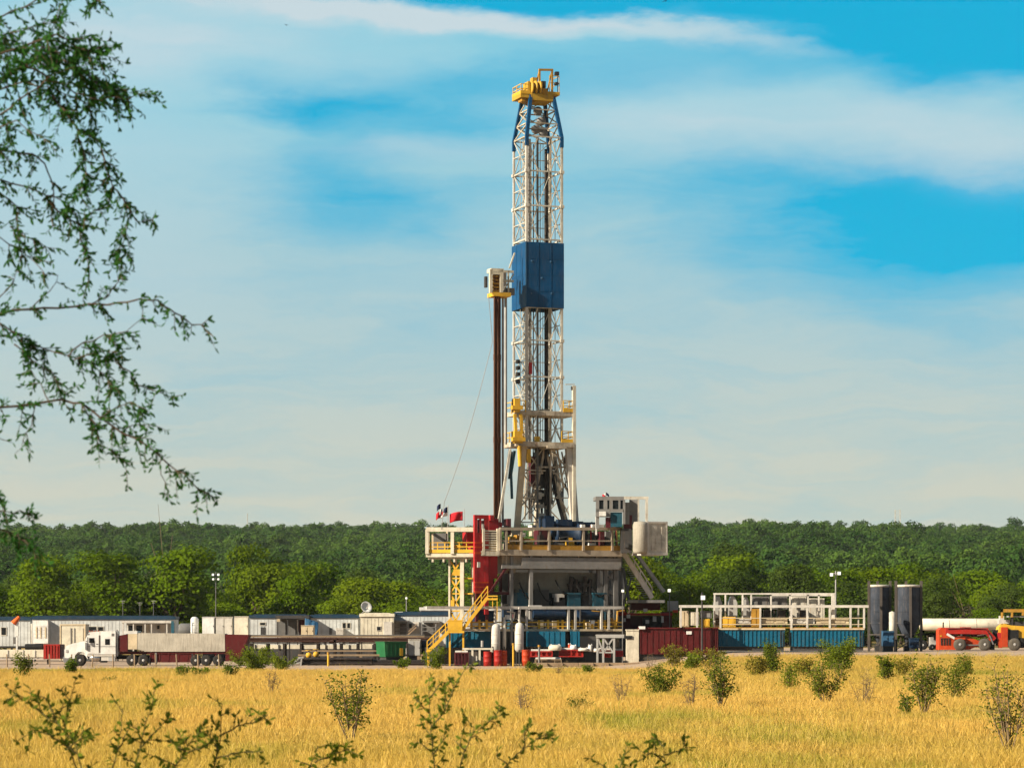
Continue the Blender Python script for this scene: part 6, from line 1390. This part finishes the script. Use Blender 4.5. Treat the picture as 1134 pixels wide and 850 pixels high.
limb([(-50,230),(0,215),(18,225),(22,250),(24,280),(26,300)],.1,.012,1.16,(.06,.16),root=3); limb([(10,250),(30,262),(48,268),(60,280)],.2,.008,1.16,(.06,.14)); limb([(-40,270),(0,262),(20,275),(44,290),(58,310)],-.1,.01,0.87,(.06,.15),root=3)
# long right-hand tip
limb([(-70,365),(0,350),(22,344),(70,341),(110,337),(150,334),(176,331),(190,337),(204,345),(216,355),(232,362),(246,372)],0,.016,0.90,(.05,.13),.2,root=3,fr=.15); limb([(110,337),(128,328),(140,312),(146,296)],.1,.008,1.16,(.05,.12)); limb([(40,342),(60,320),(70,305)],.2,.006,1.01,(.05,.12)); limb([(0,330),(12,318),(20,300)],0,.006,1.16,(.05,.12))
# lower fans
limb([(-50,370),(0,358),(25,372),(50,384),(80,394),(108,400),(128,420),(140,440)],.1,.014,1.74,(.07,.18),root=3,fr=.2); limb([(80,394),(100,380),(125,372),(150,368),(168,352)],-.1,.008,1.01,(.05,.14)); limb([(100,385),(128,388),(144,390)],.1,.006,1.59,(.05,.12))
limb([(140,400),(155,410),(162,425),(182,432),(200,440),(213,438)],0,.006,0.87,(.05,.11),.25); limb([(90,398),(112,392),(140,398)],.1,.006,1.30,(.05,.12)); limb([(20,380),(40,398),(60,412),(72,430)],.1,.008,1.45,(.06,.15))
limb([(-60,462),(0,449),(40,449),(75,442),(100,448),(122,462),(145,478),(170,492),(188,506),(205,520),(222,532),(238,545)],0,.018,1.16,(.06,.17),.35,root=2,fr=.22); limb([(100,448),(115,470),(122,490),(140,505),(150,520)],.1,.008,1.74,(.06,.14)); limb([(145,478),(160,470),(176,470)],.1,.006,1.30,(.05,.12)); limb([(122,462),(140,450),(155,445),(170,452)],-.1,.007,1.30,(.05,.13)); limb([(188,506),(190,525),(192,545)],.1,.005,1.16,(.04,.1)); limb([(60,446),(48,425),(38,410)],.1,.006,1.16,(.05,.13))
limb([(42,448),(38,470),(28,488),(18,502)],0,.005,0.80,(.05,.11)); limb([(30,449),(24,465),(20,482)],.1,.004,0.72,(.05,.1)); limb([(-30,480),(0,485),(15,490)],.1,.006,0.87,(.05,.1))
# bottom left sprig
limb([(-70,560),(-20,562),(5,566),(25,566),(42,570)],-.2,.012,.9,(.05,.13),.1,root=2); limb([(-40,590),(0,585),(20,592),(35,605),(50,620)],-.2,.01,1.2,(.06,.14),.3); limb([(-30,560),(0,552),(12,556)],-.1,.006,.9,(.05,.12))
# the rest of the crown, outside the frame
for i in range(26):
    a=rr.uniform(1.3,5.6); e=Vector((math.cos(a)*rr.uniform(1.2,3.4)-.6,math.sin(a)*rr.uniform(1.,2.6),rr.uniform(2.2,7.4))); k=rr.randint(2,6); s=trk[k]; m_=s.lerp(e,.55)+Vector((0,0,.5))
    if e.x>2.2: e.x=1.6
    limb([s.copy(),m_,e,e+Vector((rr.uniform(-.5,.1),rr.uniform(-.4,.4),-.6))],r0=.03,dens=.55,twl=(.12,.32),raw=True,fr=.3)
bm_.build('branch',M['bark'],tree); tw.build('twig',M['bark'],tree); leaves(rn,P,D,.043,.0150,LM['tree'],'foliage',tree,droop=.25)
print('tree leaves',len(P))
# ------------------------------------------------------------------ sun, sky, camera
AZ, EL = R(29), R(28)           # sun to the left and towards the camera
sd = Vector((-math.cos(AZ)*math.cos(EL), -math.sin(AZ)*math.cos(EL), math.sin(EL)))
sl = bpy.data.lights.new('sun','SUN'); sl.energy = 5.0; sl.angle = R(.5); sl.color = (1,.885,.70)
so = bpy.data.objects.new('sun', sl); COL.objects.link(so); so.rotation_euler = sd.to_track_quat('Z','Y').to_euler(); so.location = (-40,-20,60)
W = bpy.data.worlds.new('World'); SC.world = W; W.use_nodes = True; nt = W.node_tree; nt.nodes.clear(); k = N(nt)
out = k.n('ShaderNodeOutputWorld'); bg = k.n('ShaderNodeBackground'); k.l(bg.outputs[0], out.inputs[0])
sky = k.n('ShaderNodeTexSky', sky_type='NISHITA', sun_disc=False, sun_elevation=EL, sun_rotation=math.atan2(sd.x, sd.y), air_density=1.0, dust_density=.6, ozone_density=1.5)
tc = k.n('ShaderNodeTexCoord'); sp = k.n('ShaderNodeSeparateXYZ'); k.l(tc.outputs['Generated'], sp.inputs[0])
az = k.math('MULTIPLY', k.math('ARCTAN2', sp.outputs[0], sp.outputs[1]), 180/math.pi)     # degrees
el = k.math('MULTIPLY', k.math('ARCSINE', sp.outputs[2]), 180/math.pi)
cb = k.n('ShaderNodeCombineXYZ'); k.l(az, cb.inputs[0]); k.l(el, cb.inputs[1])
def deg(px, py): return (math.degrees(math.atan((px-CX)/FPX)), math.degrees(math.atan((HOR-py)/FPX)))
# slow warp so that cloud edges are soft and ragged
wn = k.n('ShaderNodeTexNoise', i_Scale=.45, i_Detail=7., i_Roughness=.6); wm = k.n('ShaderNodeMapping'); wm.inputs['Scale'].default_value=(.55,1.6,1); k.l(cb.outputs[0], wm.inputs[0]); k.l(wm.outputs[0], wn.inputs['Vector'])
wv = k.n('ShaderNodeVectorMath', operation='SUBTRACT'); k.l(wn.outputs['Color'], wv.inputs[0]); wv.inputs[1].default_value=(.5,.5,.5)
ws = k.n('ShaderNodeVectorMath', operation='MULTIPLY'); k.l(wv.outputs[0], ws.inputs[0]); ws.inputs[1].default_value=(5.5,1.5,0)
wp = k.n('ShaderNodeVectorMath', operation='ADD'); k.l(cb.outputs[0], wp.inputs[0]); k.l(ws.outputs[0], wp.inputs[1])
def blob(px, py, rx, ry, tilt=0.):
    mp = k.n('ShaderNodeMapping', vector_type='TEXTURE'); u, v = deg(px, py); mp.inputs['Location'].default_value=(u,v,0); mp.inputs['Rotation'].default_value=(0,0,R(tilt)); q=57.3/FPX; mp.inputs['Scale'].default_value=(rx*q,ry*q,1)
    k.l(wp.outputs[0], mp.inputs[0]); gr = k.n('ShaderNodeTexGradient', gradient_type='SPHERICAL'); k.l(mp.outputs[0], gr.inputs[0]); return k.ramp(gr.outputs['Fac'], 0, 1)
gap = None
for px,py,rx,ry,t,a in ((970,250,320,125,-2,1.08),(1190,250,280,105,0,.95),(1040,5,580,105,-3,1.35),(560,-4,330,40,-4,1.0),(1120,70,260,90,8,.75),(370,215,170,85,0,.62),(345,120,120,32,0,.75),(500,135,260,60,3,.55),(470,225,150,60,0,.3),(760,190,260,70,4,.28),(700,80,300,46,2,.55),(1060,360,300,50,0,.22),(420,90,330,30,0,.35)):
    b = k.math('MULTIPLY', blob(px,py,rx,ry,t), a); gap = b if gap is None else k.math('ADD', gap, b)
# thin structure inside the veil
fn = k.n('ShaderNodeTexNoise', i_Scale=.8, i_Detail=10., i_Roughness=.66, i_Distortion=.6); fm = k.n('ShaderNodeMapping'); fm.inputs['Scale'].default_value=(.22,1.6,1); fm.inputs['Rotation'].default_value=(0,0,R(-4)); k.l(wp.outputs[0], fm.inputs[0]); k.l(fm.outputs[0], fn.inputs['Vector'])
gap = k.math('ADD', gap, k.math('MULTIPLY_ADD', fn.outputs[0], .85, -.34))
cl = None
for px,py,rx,ry,t,a in ((330,14,330,26,-2,1.0),(560,26,420,22,-4.5,.9),(760,38,260,14,-6,.4),(150,60,420,70,0,.6),(900,135,460,75,-5,.42),(1090,165,330,70,-6,.42),(720,150,160,50,0,.4),(480,165,200,26,2,.35),(60,200,330,330,0,.35)):
    b = k.math('MULTIPLY', blob(px,py,rx,ry,t), a); cl = b if cl is None else k.math('ADD', cl, b)
cl = k.math('MULTIPLY', cl, k.math('MULTIPLY_ADD', fn.outputs[0], 1.2, .35), clamp=True)
gap = k.math('SUBTRACT', gap, k.math('MULTIPLY', cl, .4)); gap = k.math('MINIMUM', k.math('MAXIMUM', gap, 0.), 1.)
# outside the photographed part of the sky: broken veil everywhere
skyt = k.mix(1., sky.outputs[0], (.08,.72,.98), 'MULTIPLY')
def ev(c, s=1.): return tuple(v*s for v in lin(c))
SS = .10                         # world strength; veil radiances are given before it
EXPO = 1.1
def vr(c): return tuple(v/SS/2**EXPO for v in lin(c))
veil = k.mix(k.ramp(el, 1.6, 7.6), vr((208,208,191)), vr((173,204,211)))
veil = k.mix(k.ramp(el, 6.5, 12.), veil, vr((142,206,224)))
deep = k.mix(.85, skyt, vr((0,170,208)))
c = k.mix(gap, veil, deep)
c = k.mix(k.math('MULTIPLY', cl, .8), c, vr((210,219,224)))
far = k.math('MAXIMUM', k.ramp(k.math('ABSOLUTE', az), 30., 70.), k.ramp(el, 20., 40.))
c = k.mix(k.math('MULTIPLY', far, .9), c, k.mix(fn.outputs[0], vr((84,114,146)), vr((132,146,158))))   # clearer, darker sky overhead and behind
k.l(c, bg.inputs[0]); bg.inputs[1].default_value = SS
cam = bpy.data.cameras.new('camera'); co = bpy.data.objects.new('camera', cam); COL.objects.link(co); SC.camera = co
co.location = (0,0,CAMZ); co.rotation_euler = (R(90),0,0); cam.sensor_width = 36; cam.lens = 36*FPX/1134; cam.shift_y = (HOR-425)/1134; cam.shift_x = 0
cam.clip_end = 12000; cam.clip_start = .1; cam.dof.use_dof = True; cam.dof.focus_distance = 250; cam.dof.aperture_fstop = 7
SC.view_settings.view_transform = 'Standard'; SC.view_settings.look = 'None'; SC.view_settings.exposure = EXPO; SC.view_settings.gamma = 1; SC.view_settings.use_curve_mapping = False
SC.cycles.max_bounces = 6; SC.cycles.transmission_bounces = 4; SC.cycles.diffuse_bounces = 3; SC.cycles.use_adaptive_sampling = True

# ------------------------------------------------------------------ thin summer air
hm, k, out = newmat('haze_air'); pv = k.n('ShaderNodeVolumePrincipled'); pv.inputs['Color'].default_value = (.95,1,.95,1); pv.inputs['Density'].default_value = .00004; pv.inputs['Anisotropy'].default_value = .2; k.l(pv.outputs[0], out.inputs['Volume'])
mb = MB(); mb.box(-6200,6200,-450,9200,-14,92); hz = mb.build('haze', hm); tag(hz,'thin pale haze lying over the whole plain and the far wooded hill','haze',kind='stuff')
SC.cycles.volume_bounces = 0
